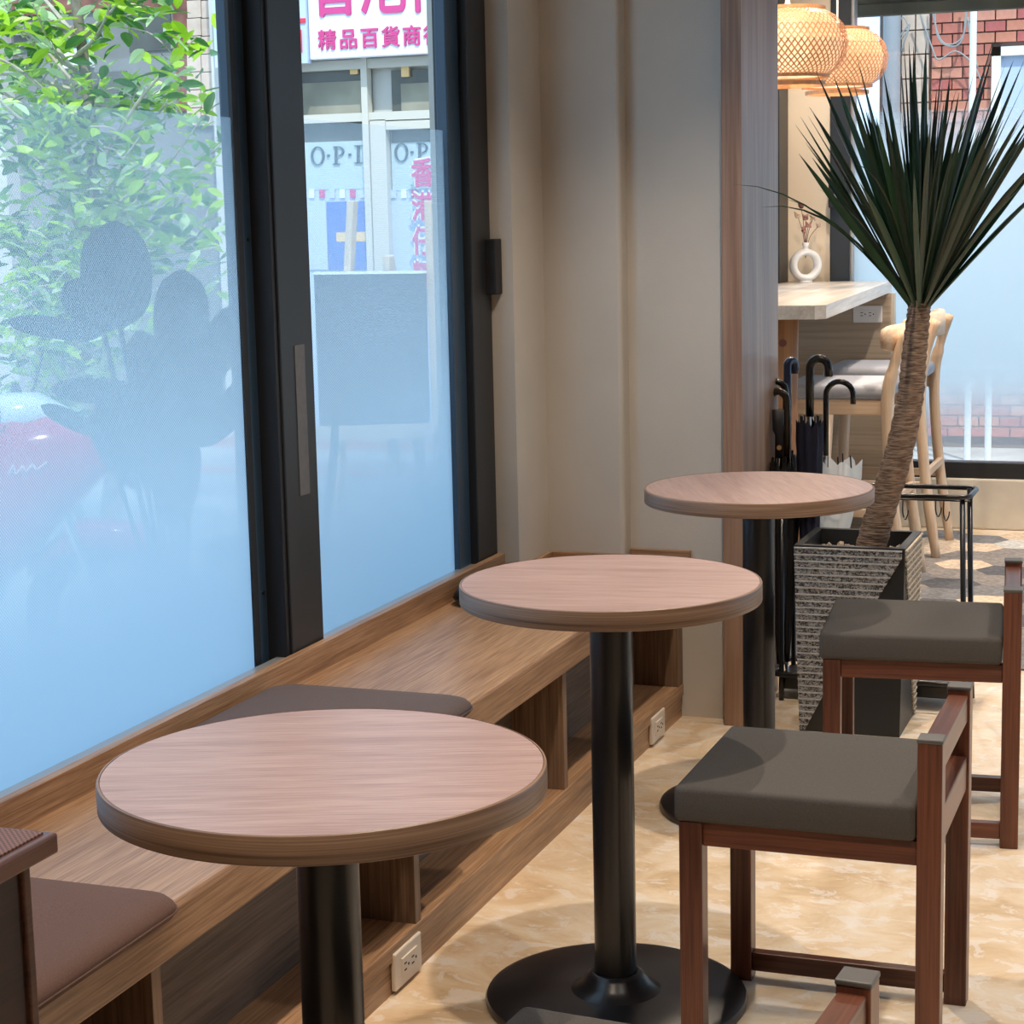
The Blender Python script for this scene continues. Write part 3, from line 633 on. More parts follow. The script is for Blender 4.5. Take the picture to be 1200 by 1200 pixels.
# ------------------------------------------------------------------ umbrellas
def umbrella(tip, top_px, label, canopy_mat, handle_mat, Y, crook=.034, rtop=.026, htop=.55, handle_len=.17, ang=0, flare=0, hr=.0095, grip=False):
    tp = ony(*top_px, Y); x = max(tp.x, -1.138)
    root = thing('umbrella', label, 'umbrella', (x, Y, .066), 0, 'umbrellas in the rack')
    H = tp.z - .066
    ca, sa = math.cos(ang), math.sin(ang)
    zs = H - crook - handle_len
    if grip:
        obj('handle', tube([(0, 0, zs), (0, 0, H - .07), (-.002, 0, H - .055), (-.003, 0, H)], [.012, .0115, .016, .0165], 14), handle_mat, root, smooth='all')
        obj('badge', tube([(.003, -.0125, zs + .03), (.003, -.0135, zs + .03)], .007, 14), 'brass', root)
    else:
        pts = [(0, 0, zs), (0, 0, H - crook - .03), (0, 0, H - crook)]
        for k in range(1, 13): a = PI - k / 12 * PI * 1.02; pts.append((ca * (crook + crook * math.cos(a)), sa * (crook + crook * math.cos(a)), H - crook + crook * math.sin(a)))
        e = pts[-1]; pts.append((e[0], e[1], e[2] - .022))
        obj('handle', tube(pts, hr, 12), handle_mat, root, smooth='all')
    obj('shaft', tube([(0, 0, 0), (0, 0, zs + .02)], .004, 8), 'chrome', root)
    zc = zs - .02                                   # upper end of the wrapped canopy
    bm = bmesh.new(); seg = 32; rings = []
    for q in range(15):
        u = q / 14; z = .03 + (zc - .03) * u
        r = .006 + rtop * (u ** .8) * (1 if u < .93 else 1 - (u - .93) * 1.5)
        ring = []
        for s_ in range(seg):
            a = 2 * PI * s_ / seg + u * .8
            f = r * (1 + .17 * math.cos(8 * a) + (flare * u * (.10 + .90 * max(0, math.cos(a))) if flare else 0))
            ring.append(bm.verts.new((f * math.cos(a), f * math.sin(a), z + (.012 * math.cos(8 * a) if q == 14 else 0))))
        rings.append(ring)
    for A, B in zip(rings, rings[1:]):
        for s_ in range(seg): bm.faces.new((A[s_], A[(s_ + 1) % seg], B[(s_ + 1) % seg], B[s_]))
    bm.faces.new(rings[0][::-1]); 
    cn = obj('canopy', bm, canopy_mat, root, smooth='all')
    for s_ in range(8):
        a = 2 * PI * s_ / 8 + .8; r = (rtop + .003) * (1 + flare * max(0, math.cos(a)) * .9)
        obj('rib_tip', tube([(r * .8 * math.cos(a), r * .8 * math.sin(a), zc - .05), (r * .75 * math.cos(a), r * .75 * math.sin(a), zc + .022)], .0022, 6), 'umb_black', cn)
    obj('strap', lathe([(rtop * 1.0, zc - .19), (rtop * 1.05, zc - .19), (rtop * 1.06, zc - .165), (rtop * 1.0, zc - .165)], 24), canopy_mat, cn, smooth=True)
    return root
umbrella(0, (902, 480), 'black umbrella with a straight grip and a round brass badge', 'umb_black', 'umb_black', 5.235, rtop=.022, handle_len=.10, grip=True)
umbrella(0, (921, 447), 'black crook-handled umbrella leaning on the wood casing', 'umb_black', 'umb_handle', 5.30, crook=.030, rtop=.021, ang=PI, handle_len=.20, hr=.009)
umbrella(0, (922, 459), 'dark umbrella with a glossy brown crook handle and flared hem', 'umb_black', 'umb_brown', 5.265, crook=.028, rtop=.024, ang=PI * .88, handle_len=.2, flare=.3, hr=.0105)
umbrella(0, (915, 423), 'umbrella with a shiny navy loop handle behind the black ones', 'umb_black', 'umb_blue', 5.345, crook=.014, rtop=.018, ang=PI * .3, handle_len=.24, hr=.012)
umbrella(0, (949, 420), 'tightly wrapped navy umbrella with a black crook handle', 'navy', 'umb_handle', 5.27, crook=.026, rtop=.030, ang=0, handle_len=.135, hr=.0115)
umbrella(0, (968, 447), 'translucent white umbrella with a thin black crook handle', 'clear_vinyl', 'umb_handle', 5.335, crook=.038, rtop=.036, ang=0, handle_len=.17, flare=1.5, hr=.008)
# ------------------------------------------------------------------ far counter, chairs, lamps, vase
CZ = 1.05
t = thing('bar_counter', 'pale wood bar counter running to the far window', 'counter', (-1.5, 7.2, 0))
def cl(pts): return [(x + 1.5, y - 7.2) for x, y in pts]
obj('countertop', prism(cl([(-1.78, 6.22), (-1.235, 6.22), (-1.205, 6.26), (-1.297, 8.17), (-1.74, 8.17)]), CZ - .045, CZ), 'counter_top', t)
obj('end_panel', box(-1.735 + 1.5, -1.275 + 1.5, 8.02 - 7.2, 8.06 - 7.2, 0, CZ - .045), 'counter_panel', t)
obj('panel_edge', box(-1.275 + 1.5, -1.262 + 1.5, 8.02 - 7.2, 8.06 - 7.2, 0, CZ - .045), 'curb', t)
bm = bmesh.new(); bm_tube(bm, [(-1.375 + 1.5, 6.42 - 7.2, 0), (-1.37 + 1.5, 6.42 - 7.2, .35), (-1.385 + 1.5, 6.42 - 7.2, .7), (-1.38 + 1.5, 6.42 - 7.2, CZ - .044)], [.055, .050, .052, .050], 14)
lg = obj('log_leg', bm, 'log', t, smooth='all')
k1 = ony(917, 402, 6.37) - Vector((-1.5, 7.2, 0))
obj('knot', tube([(k1.x, k1.y - .006, k1.z), (k1.x, k1.y + .012, k1.z)], [.012, .014], 12), 'dry_dark', lg)
q = ony(1017, 368, 8.02); wall_socket((q.x, 8.02, q.z), 0, 'white double socket on the pale counter end panel', 'white_socket', 'sockets in the far room')
def bar_chair():
    t = thing('bar_chair', 'x', 'chair', (0, 0, 0), 0, 'pale wood bar chairs at the counter')   # back at +X
    for sy in (-1, 1):
        obj('back_leg', tube(curve([(.235, sy * .205, 0), (.185, sy * .198, .35), (.165, sy * .192, .66), (.185, sy * .19, .80), (.225, sy * .185, .925)], 6), [.022] * 2 + [.026] * 10 + [.029] * 6 + [.023] * 7, 10, flat=.8), 'oak_z', t, smooth='all')
        obj('front_leg', tube([(-.215, sy * .205, 0), (-.19, sy * .185, .68)], [.018, .025], 10), 'oak_z', t, smooth='all')
        obj('side_rail', box(-.19, .175, sy * .188 - .011, sy * .188 + .011, .635, .69, bev=.004), 'oak_x', t)
        obj('side_stretcher', box(-.205, .19, sy * .197 - .009, sy * .197 + .009, .27, .30, bev=.003), 'oak_x', t)
    obj('front_rail', box(-.20, -.18, -.18, .18, .64, .69, bev=.003), 'oak_y', t)
    obj('footrest', box(-.215, -.192, -.195, .195, .20, .235, bev=.004), 'oak_y', t)
    obj('rear_stretcher', box(.185, .205, -.195, .195, .32, .35, bev=.004), 'oak_y', t)
    bm = bmesh.new()
    bm_box(bm, -.215, .172, -.205, .205, .688, .742, bev=.022, seg=4); obj('seat_cushion', bm, 'cushion_grey', t, smooth=True)
    # curved back rail
    bm = bmesh.new(); rows = []
    for i in range(17):
        u = -1 + i / 8; y = u * .235; x = .215 - .055 * u * u; hh = .046 * (1 - abs(u) ** 10 * .3)
        rows.append([bm.verts.new((x + dx, y, .905 + dz * hh)) for dx, dz in ((-.012, -1), (.010, -1), (.014, 0), (.010, 1), (-.012, 1), (-.016, 0))])
    for A, B in zip(rows, rows[1:]):
        for k in range(6): bm.faces.new((A[k], A[(k + 1) % 6], B[(k + 1) % 6], B[k]))
    bm.faces.new(rows[0]); bm.faces.new(rows[-1][::-1]); bmesh.ops.recalc_face_normals(bm, faces=bm.faces[:])
    obj('back_rail', bm, 'oak_y', t, smooth='all')
    return t
ch = bar_chair(); ch.location = (-1.255, 6.98, 0); ch['label'] = 'pale wooden bar chair with grey seat nearer the log leg'
dup(ch, (-1.245, 7.70, 0), 0, 'pale wooden bar chair with grey seat next to the far window')
# bamboo pendant lamps
def pendant(c, R, label):
    t = thing('pendant_lamp', label, 'lamp', (c.x, c.y, c.z), 0, 'woven bamboo pendant lamps over the counter')
    prof = [(.60, .60), (.78, .50), (.93, .32), (1.0, .06), (.96, -.20), (.84, -.40), (.66, -.52)]
    def at(u):
        x = u * (len(prof) - 1); i = min(int(x), len(prof) - 2); f = x - i
        return (prof[i][0] * (1 - f) + prof[i + 1][0] * f) * R, (prof[i][1] * (1 - f) + prof[i + 1][1] * f) * R * .95
    bm = bmesh.new(); n = 58; m_ = 18
    for s in (-1, 1):
        for i in range(n):
            prev = None
            for q in range(m_ + 1):
                u = q / m_; r, z = at(u); r += .0012 * s; a = 2 * PI * i / n + s * u * 1.15; w_ = .0031 / max(r, .02)
                cur = (bm.verts.new((r * math.cos(a - w_), r * math.sin(a - w_), z)), bm.verts.new((r * math.cos(a + w_), r * math.sin(a + w_), z)))
                if prev: bm.faces.new((prev[0], prev[1], cur[1], cur[0]))
                prev = cur
    tag(obj('woven_shade', bm, 'bamboo', t), kind='stuff')
    for r_, z_, h_ in ((.60, .57, .05), (.67, -.53, .05), (.60, -.66, .07)):
        obj('rim', lathe([(r_ * R, z_ * R), (r_ * R + .005, z_ * R), (r_ * R + .005, (z_ + h_) * R), (r_ * R, (z_ + h_) * R), (r_ * R, z_ * R)], 40), 'bamboo', t, smooth=True)
    obj('paper_liner', lathe([(at(k / 12)[0] * .90, at(k / 12)[1]) for k in range(13)], 36), 'paper', t, smooth='all')
    obj('bulb', lathe([(0, -.10), (.03, -.085), (.042, -.05), (.03, -.005), (.016, .02), (.016, .06), (0, .06)], 20), 'bulb', t, smooth='all')
    obj('cord', tube([(0, 0, .06), (0, 0, CE - c.z)], .004, 8), 'white_plastic', t)
    obj('cord_grip', tube([(0, 0, .60 * R), (0, 0, .60 * R + .03)], [.014, .008], 12), 'white_plastic', t)
    for k in range(3): a = k * 2.094; obj('spoke', tube([(0, 0, .59 * R), (.6 * R * math.cos(a), .6 * R * math.sin(a), .59 * R)], .003, 6), 'bamboo', t)
    l = light('pendant_glow', 'POINT', (c.x, c.y, c.z - .02), 3.2, (1, .70, .44), shadow_soft_size=.05)
    return t
pendant(ony(923, 54, 6.75), .208, 'woven bamboo pendant lamp over the counter closer to the wood casing')
pendant(ony(981, 71, 7.62), .196, 'woven bamboo pendant lamp over the counter closer to the far window')
# ring vase
q = ony(944, 329, 8.10); q.z = CZ
t = thing('ring_vase', 'white ceramic ring-shaped vase on the far counter', 'vase', q)
bm = bmesh.new(); Rm, rt, N1, N2 = .054, .019, 36, 12; rr = []
for i in range(N1):
    a = 2 * PI * i / N1; rr.append([bm.verts.new(((Rm + rt * .8 * math.cos(p)) * math.cos(a), rt * 1.5 * math.sin(p), .072 + (Rm + rt * .8 * math.cos(p)) * math.sin(a))) for p in [2 * PI * k / N2 for k in range(N2)]])
for i in range(N1):
    for k in range(N2): bm.faces.new((rr[i][k], rr[i][(k + 1) % N2], rr[(i + 1) % N1][(k + 1) % N2], rr[(i + 1) % N1][k]))
bmesh.ops.recalc_face_normals(bm, faces=bm.faces[:]); o = obj('ring_body', bm, 'ceramic', t, smooth='all'); o.rotation_euler = (0, 0, .55)
obj('neck', lathe([(.012, .130), (.011, .150), (.015, .166), (.012, .166), (.009, .15)], 20), 'ceramic', t, smooth='all')
obj('foot', lathe([(0, 0), (.03, 0), (.027, .008), (0, .008)], 20), 'ceramic', t, smooth='all')
f = thing('dried_flowers', 'sprig of dried pink and brown flowers in the ring vase', 'flowers', q + Vector((0, 0, .15)))
for i, (dx, dz, mt) in enumerate([(-.02, .17, 'dry_dark'), (-.035, .13, 'dry_cream'), (0, .12, 'dry_flower'), (.03, .115, 'dry_cream'), (.055, .085, 'dry_cream'), (.012, .09, 'dry_flower'), (-.01, .07, 'dry_flower')]):
    s = obj('stem', tube(curve([(0, 0, -.05), (dx * .3, 0, dz * .4), (dx, 0, dz)], 4), .0012, 6), 'dry_dark', f)
    bm = bmesh.new()
    for k in range(9):
        a, b_ = random.random() * 6.28, random.uniform(-.6, 1); bmesh.ops.create_icosphere(bm, subdivisions=1, radius=1, matrix=Matrix.Translation((dx + .008 * math.cos(a), .008 * math.sin(a), dz + .012 * b_)) @ Euler((a, b_, a)).to_matrix().to_4x4() @ Matrix.Diagonal((.004, .007, .010, 1)))
    obj('bloom', bm, mt, s, smooth='all')
# ================================================================== outdoors
GZ = -.10
struct('ground', box(-26, 16, -3, 26, GZ - .2, GZ), 'asphalt')
struct('pavement', box(-6.4, -1.93, 1, 8.9, GZ, GZ + .012), 'pavers')
struct('pavement_far', box(-12, 3, 10.1, 12, GZ, GZ + .05), 'pavers')
struct('street_line', box(-12, 3, 9.95, 10.06, GZ, GZ + .006), 'red_paint')
# --- shop front across the lane
YS = 10.7
sh = thing('shop_front', 'shop front with framed glass doors under a white sign banner', 'shop', (-5, YS, GZ))
o0 = Vector(sh.location)
def sp(x, y, dy=0): return ony(x, y, YS + dy) - o0
def sbox(name, x0, x1, y0, y1, d0, d1, mat, parent=sh, **k):
    """x/y in picture pixels at the shop plane, d = depth in front of it"""
    d0, d1 = [d_ * .35 if d_ < 0 else d_ for d_ in (d0, d1)]
    a = sp(x0, (y0 + y1) / 2, -d1); c_ = sp(x1, (y0 + y1) / 2, -d1); xm = (x0 + x1) / 2
    zt_, zb = sp(xm, y0, -d1).z, sp(xm, y1, -d1).z
    return obj(name, box(a.x, c_.x, -d1, -d0, zb, zt_, **k), mat, parent)
sbox('wall', 250, 780, -300, 562, -.4, -.22, 'shop_wall')
sbox('base_wall', 250, 780, 520, 585, -.22, .02, 'brick3')
for x0, x1 in ((345, 436), (459, 560)):
    sbox('transom_pane', x0, x1, 80, 135, -.2, -.17, 'shop_dark')
    sbox('pane_upper', x0, x1, 142, 166, -.2, -.17, 'shop_dark')
    sbox('shop_band', x0, x1, 166, 222, -.2, -.16, 'shop_band')
    sbox('pane_lower', x0, x1, 222, 520, -.2, -.17, 'poster_pale')
sbox('beige_curtain', 345, 436, 96, 134, -.17, -.15, 'olive'); sbox('beige_curtain', 470, 560, 96, 134, -.17, -.15, 'olive')
sbox('lamp', 410, 419, 80, 87, -.16, -.1, 'poster_tag'); sbox('lamp', 470, 479, 78, 90, -.16, -.1, 'poster_tag')
sbox('rail', 340, 560, 68, 79, -.2, 0, 'shop_frame'); sbox('rail', 340, 560, 131, 141, -.2, 0, 'shop_frame')
sbox('post', 430, 437, 66, 560, -.2, .01, 'shop_frame'); sbox('post', 440, 458, 140, 560, -.2, .0, 'shop_frame')
sbox('door_head', 452, 560, 140, 150, -.2, .0, 'shop_frame')
sbox('poster', 384, 436, 236, 316, -.16, -.14, 'poster_blue'); sbox('poster', 356, 383, 236, 316, -.16, -.14, 'poster_pale')
sbox('poster_tag', 394, 433, 272, 283, -.14, -.13, 'poster_tag')
for i in range(14): sbox('shelf_bottle', 362 + i * 12, 368 + i * 12, 222, 232, -.16, -.14, ['plate_white', 'sign_pink', 'poster_pale'][i % 3])
# O-P-I letters on the glass band
def serif_letters(x0, yb, n):
    h = 27; 
    def L(name, poly): 
        bm = bmesh.new()
        pts = [sp(x, y) for x, y in poly]
        bm_prism(bm, [(p.x, p.z) for p in pts], .135, .150, 'Y'); return bm
    x = x0; out = bmesh.new()
    def add(poly): bm_prism(out, [(sp(a, b_, .045).x, sp(a, b_, .045).z) for a, b_ in poly], .045, .052, 'Y')
    sl = -.05
    def yy(xx, y): return y + (xx - x0) * sl
    # O: ring with stroke contrast
    for k in range(28):
        a0, a1 = 2 * PI * k / 28, 2 * PI * (k + 1) / 28
        def e(a, rx, ry): return (x + 8 + rx * math.cos(a), yy(x + 8, yb - 11) + ry * math.sin(a))
        add([e(a0, 8, 11), e(a1, 8, 11), e(a1, 5.4, 10), e(a0, 5.4, 10)])
    if n > 1:
        add([(x + 19, yy(x + 19, yb - 9)), (x + 22, yy(x + 22, yb - 9)), (x + 22, yy(x + 22, yb - 12)), (x + 19, yy(x + 19, yb - 12))])
        px_ = x + 26
        add([(px_, yy(px_, yb)), (px_ + 8, yy(px_, yb)), (px_ + 8, yy(px_, yb - 1.2)), (px_, yy(px_, yb - 1.2))]); add([(px_, yy(px_, yb - 20)), (px_ + 5, yy(px_, yb - 20)), (px_ + 5, yy(px_, yb - 21.2)), (px_, yy(px_, yb - 21.2))])
        add([(px_ + 2, yy(px_, yb)), (px_ + 5, yy(px_, yb)), (px_ + 5, yy(px_, yb - 21)), (px_ + 2, yy(px_, yb - 21))])
        for k in range(10):
            a0, a1 = -PI / 2 + PI * k / 10, -PI / 2 + PI * (k + 1) / 10
            def e(a, rx, ry): return (px_ + 6 + rx * math.cos(a), yy(px_, yb - 15.5) + ry * math.sin(a))
            add([e(a0, 7, 5.8), e(a1, 7, 5.8), e(a1, 4.6, 4.9), e(a0, 4.6, 4.9)])
    if n > 2:
        add([(x + 44, yy(x + 44, yb - 9)), (x + 47, yy(x + 44, yb - 9)), (x + 47, yy(x + 44, yb - 12)), (x + 44, yy(x + 44, yb - 12))])
        ix = x + 51
        add([(ix, yy(ix, yb)), (ix + 9, yy(ix, yb)), (ix + 9, yy(ix, yb - 1.2)), (ix, yy(ix, yb - 1.2))]); add([(ix, yy(ix, yb - 20)), (ix + 9, yy(ix, yb - 20)), (ix + 9, yy(ix, yb - 21.2)), (ix, yy(ix, yb - 21.2))])
        add([(ix + 3, yy(ix, yb)), (ix + 6, yy(ix, yb)), (ix + 6, yy(ix, yb - 21)), (ix + 3, yy(ix, yb - 21))])
    return obj('lettering', out, 'letter', sh)
serif_letters(364, 194, 3); serif_letters(462, 190, 2)
# white sign banner
bn = thing('sign_banner', 'white shop banner with large magenta Chinese characters over the shop doors', 'sign', o0 + sp(440, 60, -.12))
bo = Vector(bn.location)
a, c_ = ony(362, 40, YS - .12) - bo, ony(640, 40, YS - .12) - bo
zt_, zb = (ony(440, -60, YS - .12) - bo).z, (ony(440, 66, YS - .12) - bo).z
obj('panel', box(a.x, c_.x, 0, .06, zb, zt_, bev=.006), 'sign_white', bn)
unit = (ony(540, 50, YS - .12) - ony(440, 50, YS - .12)).x / 100      # metres per pixel there
for chs, cx, cy, sz in (('香', 391, -14, 92), ('港', 449, -17, 92), ('仔', 507, -20, 92)):
    p = ony(cx, cy, YS - .13) - bo; text_mesh('character', chs, sz * unit * .82, 'sign_pink', bn, (p.x, -.004, p.z), bold=.007, sx=.80)
for i, chs in enumerate('精品百貨商行'):
    p = ony(383 + i * 24.8, 48.5 - i * 1.25, YS - .13) - bo; text_mesh('character', chs, 23 * unit, 'sign_pink', bn, (p.x, -.004, p.z), bold=.0025)
s2 = thing('side_signboard', 'pale blue signboard with red lettering next to the white banner', 'sign', o0 + sp(330, 60, -.14))
so = Vector(s2.location)
a, c_ = ony(250, 30, YS - .14) - so, ony(359, 30, YS - .14) - so
obj('panel', box(a.x, c_.x, 0, .05, (ony(340, 75, YS - .14) - so).z, (ony(340, -60, YS - .14) - so).z), 'poster_pale', s2)
p = ony(352, 45, YS - .15) - so; obj('red_stroke', box(p.x - .06, p.x + .035, -.01, 0, p.z + .09, p.z + .115), 'sign_red', s2); obj('red_stroke', box(p.x - .05, p.x + .005, -.01, 0, p.z - .08, p.z + .05), 'sign_red', s2)
# column of lettering on the shop door glass
for i, chs in enumerate('香港仔精'):
    p = ony(496 + i * .6, 205 + i * 40, YS - .03) - o0
    text_mesh('letter_outline', chs, 33 * unit, 'sign_white', sh, (p.x, -.03, p.z), bold=.016, thick=.002, sx=.86); text_mesh('letter_stroke', chs, 33 * unit, 'sign_pink', sh, (p.x, -.038, p.z), bold=.004, thick=.002, sx=.86)
# --- building behind the tree
bd = thing('neighbour_building', 'grey building with brick upper wall behind the leafy tree', 'building', (-8, 11.3, GZ))
d0 = Vector(bd.location)
def bpx(name, x0, x1, y0, y1, dep, mat, parent=bd, th=.06):
    a = ony(x0, (y0 + y1) / 2, 11.3) - d0; c_ = ony(x1, (y0 + y1) / 2, 11.3) - d0; xm = (x0 + x1) / 2
    return obj(name, box(a.x, c_.x, -dep, -dep + th, (ony(xm, y1, 11.3) - d0).z, (ony(xm, y0, 11.3) - d0).z), mat, parent)
bpx('wall', -400, 262, -300, 545, 0, 'grey_wall', th=.3)
bpx('brick_band', 14, 200, -60, 14, .02, 'old_brick'); bpx('brick_pier', 205, 222, -60, 130, .02, 'old_brick')
for i in range(3):
    for j in range(8): bpx('wall_tile', 222 + i * 17, 238 + i * 17, -20 + j * 21, 0 + j * 21, .03, 'beige_tile')
bpx('pillar', -40, 18, -300, 545, .15, 'shop_wall', th=.2)
bpx('dark_opening', 75, 150, 85, 130, .01, 'shop_dark'); bpx('dark_opening', 150, 200, -40, 60, .01, 'shop_dark')
pt = bpx('number_plate', 70, 110, 46, 80, .05, 'plate_white'); bpx('plate_band', 82, 109, 47, 57, .055, 'plate_green')
bpx('meter_box', 22, 36, 20, 42, .08, 'cable')
# --- tree
tr = thing('leafy_tree', 'bright green leafy tree outside the side window', 'tree', (-4.45, 7.0, GZ))
t0 = Vector(tr.location); rng = random.Random(5)
trunk = curve([(0, 0, 0), (.05, .05, .5), (-.05, 0, 1.0), (.03, .05, 1.7), (0, 0, 2.6)], 6)
obj('trunk', tube(trunk, [.05 - .03 * i / (len(trunk) - 1) for i in range(len(trunk))], 10), 'bark', tr, smooth='all')
tips = []
for i in range(64):
    e = ony(rng.uniform(-70, 275), rng.uniform(-60, 430), rng.uniform(6.5, 7.6)) - t0; z = min(max(e.z - rng.uniform(.1, .6), .3), 2.4)
    pts = curve([(0, 0, z), (e.x * .5, e.y * .5, (z + e.z) / 2 + rng.uniform(-.08, .08)), e], 6)
    obj('branch', tube(pts, [.011 - .008 * k / (len(pts) - 1) for k in range(len(pts))], 6), 'branch', tr); tips += pts[5:] + pts[8:]
    for s in range(2):
        q = pts[5 + s * 5]; a2 = rng.uniform(0, 6.28); e2 = q + Vector((math.cos(a2) * .16, math.sin(a2) * .25, rng.uniform(-.05, .2))); tw = curve([q, (q + e2) / 2 + Vector((0, 0, .03)), e2], 3)
        obj('twig', tube(tw, .003, 5), 'branch', tr); tips += tw
def leafmesh(L, w_):
    bm = bmesh.new(); rows = []
    for i in range(6):
        u = i / 5; hw = w_ / 2 * math.sin(PI * min(1, u * .94 + .03)) ** .8; z = -.10 * L * u * u
        rows.append([bm.verts.new((u * L, -hw, z + hw * .35)), bm.verts.new((u * L, 0, z)), bm.verts.new((u * L, hw, z + hw * .35))])
    for A, B in zip(rows, rows[1:]): bm.faces.new((A[0], A[1], B[1], B[0])); bm.faces.new((A[1], A[2], B[2], B[1]))
    return bm
lp = [obj('leaf', leafmesh(.092, .039), m_, tr) for m_ in ('tree_leaf', 'tree_leaf', 'tree_leaf_dark', 'tree_leaf_pale', 'tree_leaf_yellow')]
def leafpose(o_):
    p = rng.choice(tips) + Vector((rng.gauss(0, .045), rng.gauss(0, .06), rng.gauss(0, .05)))
    return Matrix.Translation(p) @ Euler((rng.uniform(-.9, .9), rng.uniform(-.9, .5), rng.uniform(0, 6.28))).to_matrix().to_4x4() @ Matrix.Scale(rng.uniform(.75, 1.25), 4)
for i in range(300):
    o = lp[i] if i < 5 else lp[rng.choices(range(5), [4, 3, 2.5, 1.6, .35])[0]].copy()
    if i >= 5: COL.objects.link(o); o.parent = tr
    o.matrix_local = leafpose(o)
for k, nm in enumerate(('tree_leaf', 'tree_leaf_dark', 'tree_leaf_pale')):
    bm = bmesh.new()
    for i in range((1150, 800, 520)[k]):
        l_ = leafmesh(.092, .039); l_.transform(leafpose(None)); me = bpy.data.meshes.new('t'); l_.to_mesh(me); l_.free(); bm.from_mesh(me); bpy.data.meshes.remove(me)
    tag(obj('foliage', bm, nm, tr), kind='stuff')
# --- large-leaved plant in a pot right outside the glass
XPL = -2.32
rpos = onx(190, 420, XPL)
rp_ = thing('rubber_plant', 'large-leaved potted plant standing outside against the filmed window', 'plant', (XPL, rpos.y, GZ + .012))
r0 = Vector(rp_.location)
obj('pot', lathe([(0, 0), (.13, 0), (.17, .30), (.18, .32), (.165, .32), (.15, .28), (0, .28)], 28), 'terracotta', rp_, smooth=True)
def big_leaf(cx, cy, w_, h_, ang, dx=0):
    c0 = onx(cx, cy, XPL + dx) - r0; sc = (onx(cx, cy, XPL + dx) - EYE).dot(FWD) / F
    w2, h2 = w_ * sc / 2, h_ * sc / 2; bm = bmesh.new(); rows = []
    ca, sa = math.cos(ang), math.sin(ang)
    up = Vector((-RIGHT.x * sa, -RIGHT.y * sa, ca)); sd = Vector((RIGHT.x * ca, RIGHT.y * ca, sa)); nr = sd.cross(up)
    for i in range(11):
        u = -1 + i / 5; hw = w2 * max(.02, (1 - abs(u) ** 2.6)) ** .55
        p = c0 + up * (u * h2) + nr * (.10 * h2 * u * u)
        rows.append([bm.verts.new(p + sd * (hw * s) + nr * (abs(s) * hw * .22)) for s in (-1, -.5, 0, .5, 1)])
    for A, B in zip(rows, rows[1:]):
        for k in range(4): bm.faces.new((A[k], A[k + 1], B[k + 1], B[k]))
    obj('leaf', bm, 'rubber_leaf', rp_, smooth='all')
    e = c0 - up * h2; obj('stem', tube(curve([e, e * .55 + Vector((0, 0, .18)), (0, 0, .28)], 5), .006, 6), 'rubber_leaf', rp_)
for a in ((138, 322, 84, 125, 0), (214, 375, 66, 118, -.05), (108, 358, 52, 80, .9), (66, 384, 26, 112, 1.42), (116, 458, 30, 112, 1.50), (85, 492, 22, 78, 1.1), (255, 410, 45, 120, -.5), (228, 470, 60, 130, -.3), (180, 450, 56, 130, .2), (270, 480, 40, 120, -.8), (150, 520, 70, 120, .5), (210, 560, 50, 120, -.2), (185, 500, 60, 110, -.6)): big_leaf(*a, dx=random.uniform(-.05, .05))
# --- outdoor chair behind the mullion
oc = onz(318, 705, GZ + .012)
oc = Vector((-2.75, 0, 0)); oc.y = onx(318, 690, -2.75).y
t = thing('garden_chair', 'dark bentwood chair standing outside behind the window mullion', 'chair', (oc.x, oc.y, GZ + .012), math.radians(25))
for sx in (-1, 1):
    for sy in (-1, 1): obj('leg', tube([(sx * .17, sy * .17, .45), (sx * .20, sy * .20, 0)], [.016, .012], 8), 'black_matte', t)
obj('seat', lathe([(0, .44), (.20, .44), (.205, .45), (.20, .465), (0, .465)], 28), 'black_matte', t, smooth=True)
obj('back_hoop', tube(curve([(.17, -.17, .46), (.21, -.17, .75), (.22, -.10, .90), (.22, .10, .90), (.21, .17, .75), (.17, .17, .46)], 6), .012, 8), 'black_matte', t)
obj('inner_hoop', tube(curve([(.17, -.09, .46), (.21, -.09, .70), (.215, 0, .80), (.21, .09, .70), (.17, .09, .46)], 6), .008, 8), 'black_matte', t)
# --- easel with board
ez = ony(450, 680, 7.0)
t = thing('easel', 'wooden easel holding a dark board outside the right window pane', 'easel', (ez.x, 7.0, GZ + .012)); e0 = Vector(t.location)
def ep(x, y, dy=0): return ony(x, y, 7.0 + dy) - e0
def bar(name, p, q, w_, d_, mat):
    d = (q - p); L = d.length; m4 = Matrix.Translation((p + q) / 2) @ d.to_track_quat('Z', 'Y').to_matrix().to_4x4()
    return obj(name, box(-w_ / 2, w_ / 2, -d_ / 2, d_ / 2, -L / 2, L / 2, bev=.003, mat=m4), mat, t)
def foot(x, y, yy=680):
    p = ep(x, yy); p.z = 0; return p
bar('front_leg', ep(413, 235), foot(392, 0), .045, .03, 'easel_wood'); bar('front_leg', ep(503, 235), foot(520, 0), .045, .03, 'easel_wood')
bar('center_post', ep(455, 300, .03), ep(462, 560, .03), .05, .03, 'easel_wood'); bk = ep(455, 300, .05); bar('rear_leg', bk, Vector((bk.x, .45, 0)), .04, .03, 'easel_wood')
a, c_ = ep(372, 410, -.05), ep(500, 410, -.05)
bd_ = obj('board', box(a.x, c_.x, -.06, -.03, ep(440, 505, -.05).z, ep(440, 320, -.05).z, bev=.003), 'chalkboard', t)
obj('board_edge', box(a.x, c_.x, -.062, -.028, ep(440, 321, -.05).z, ep(440, 318, -.05).z), 'plate_white', bd_)
bar('tray', ep(372, 508, -.04), ep(512, 504, -.04), .05, .06, 'easel_wood')
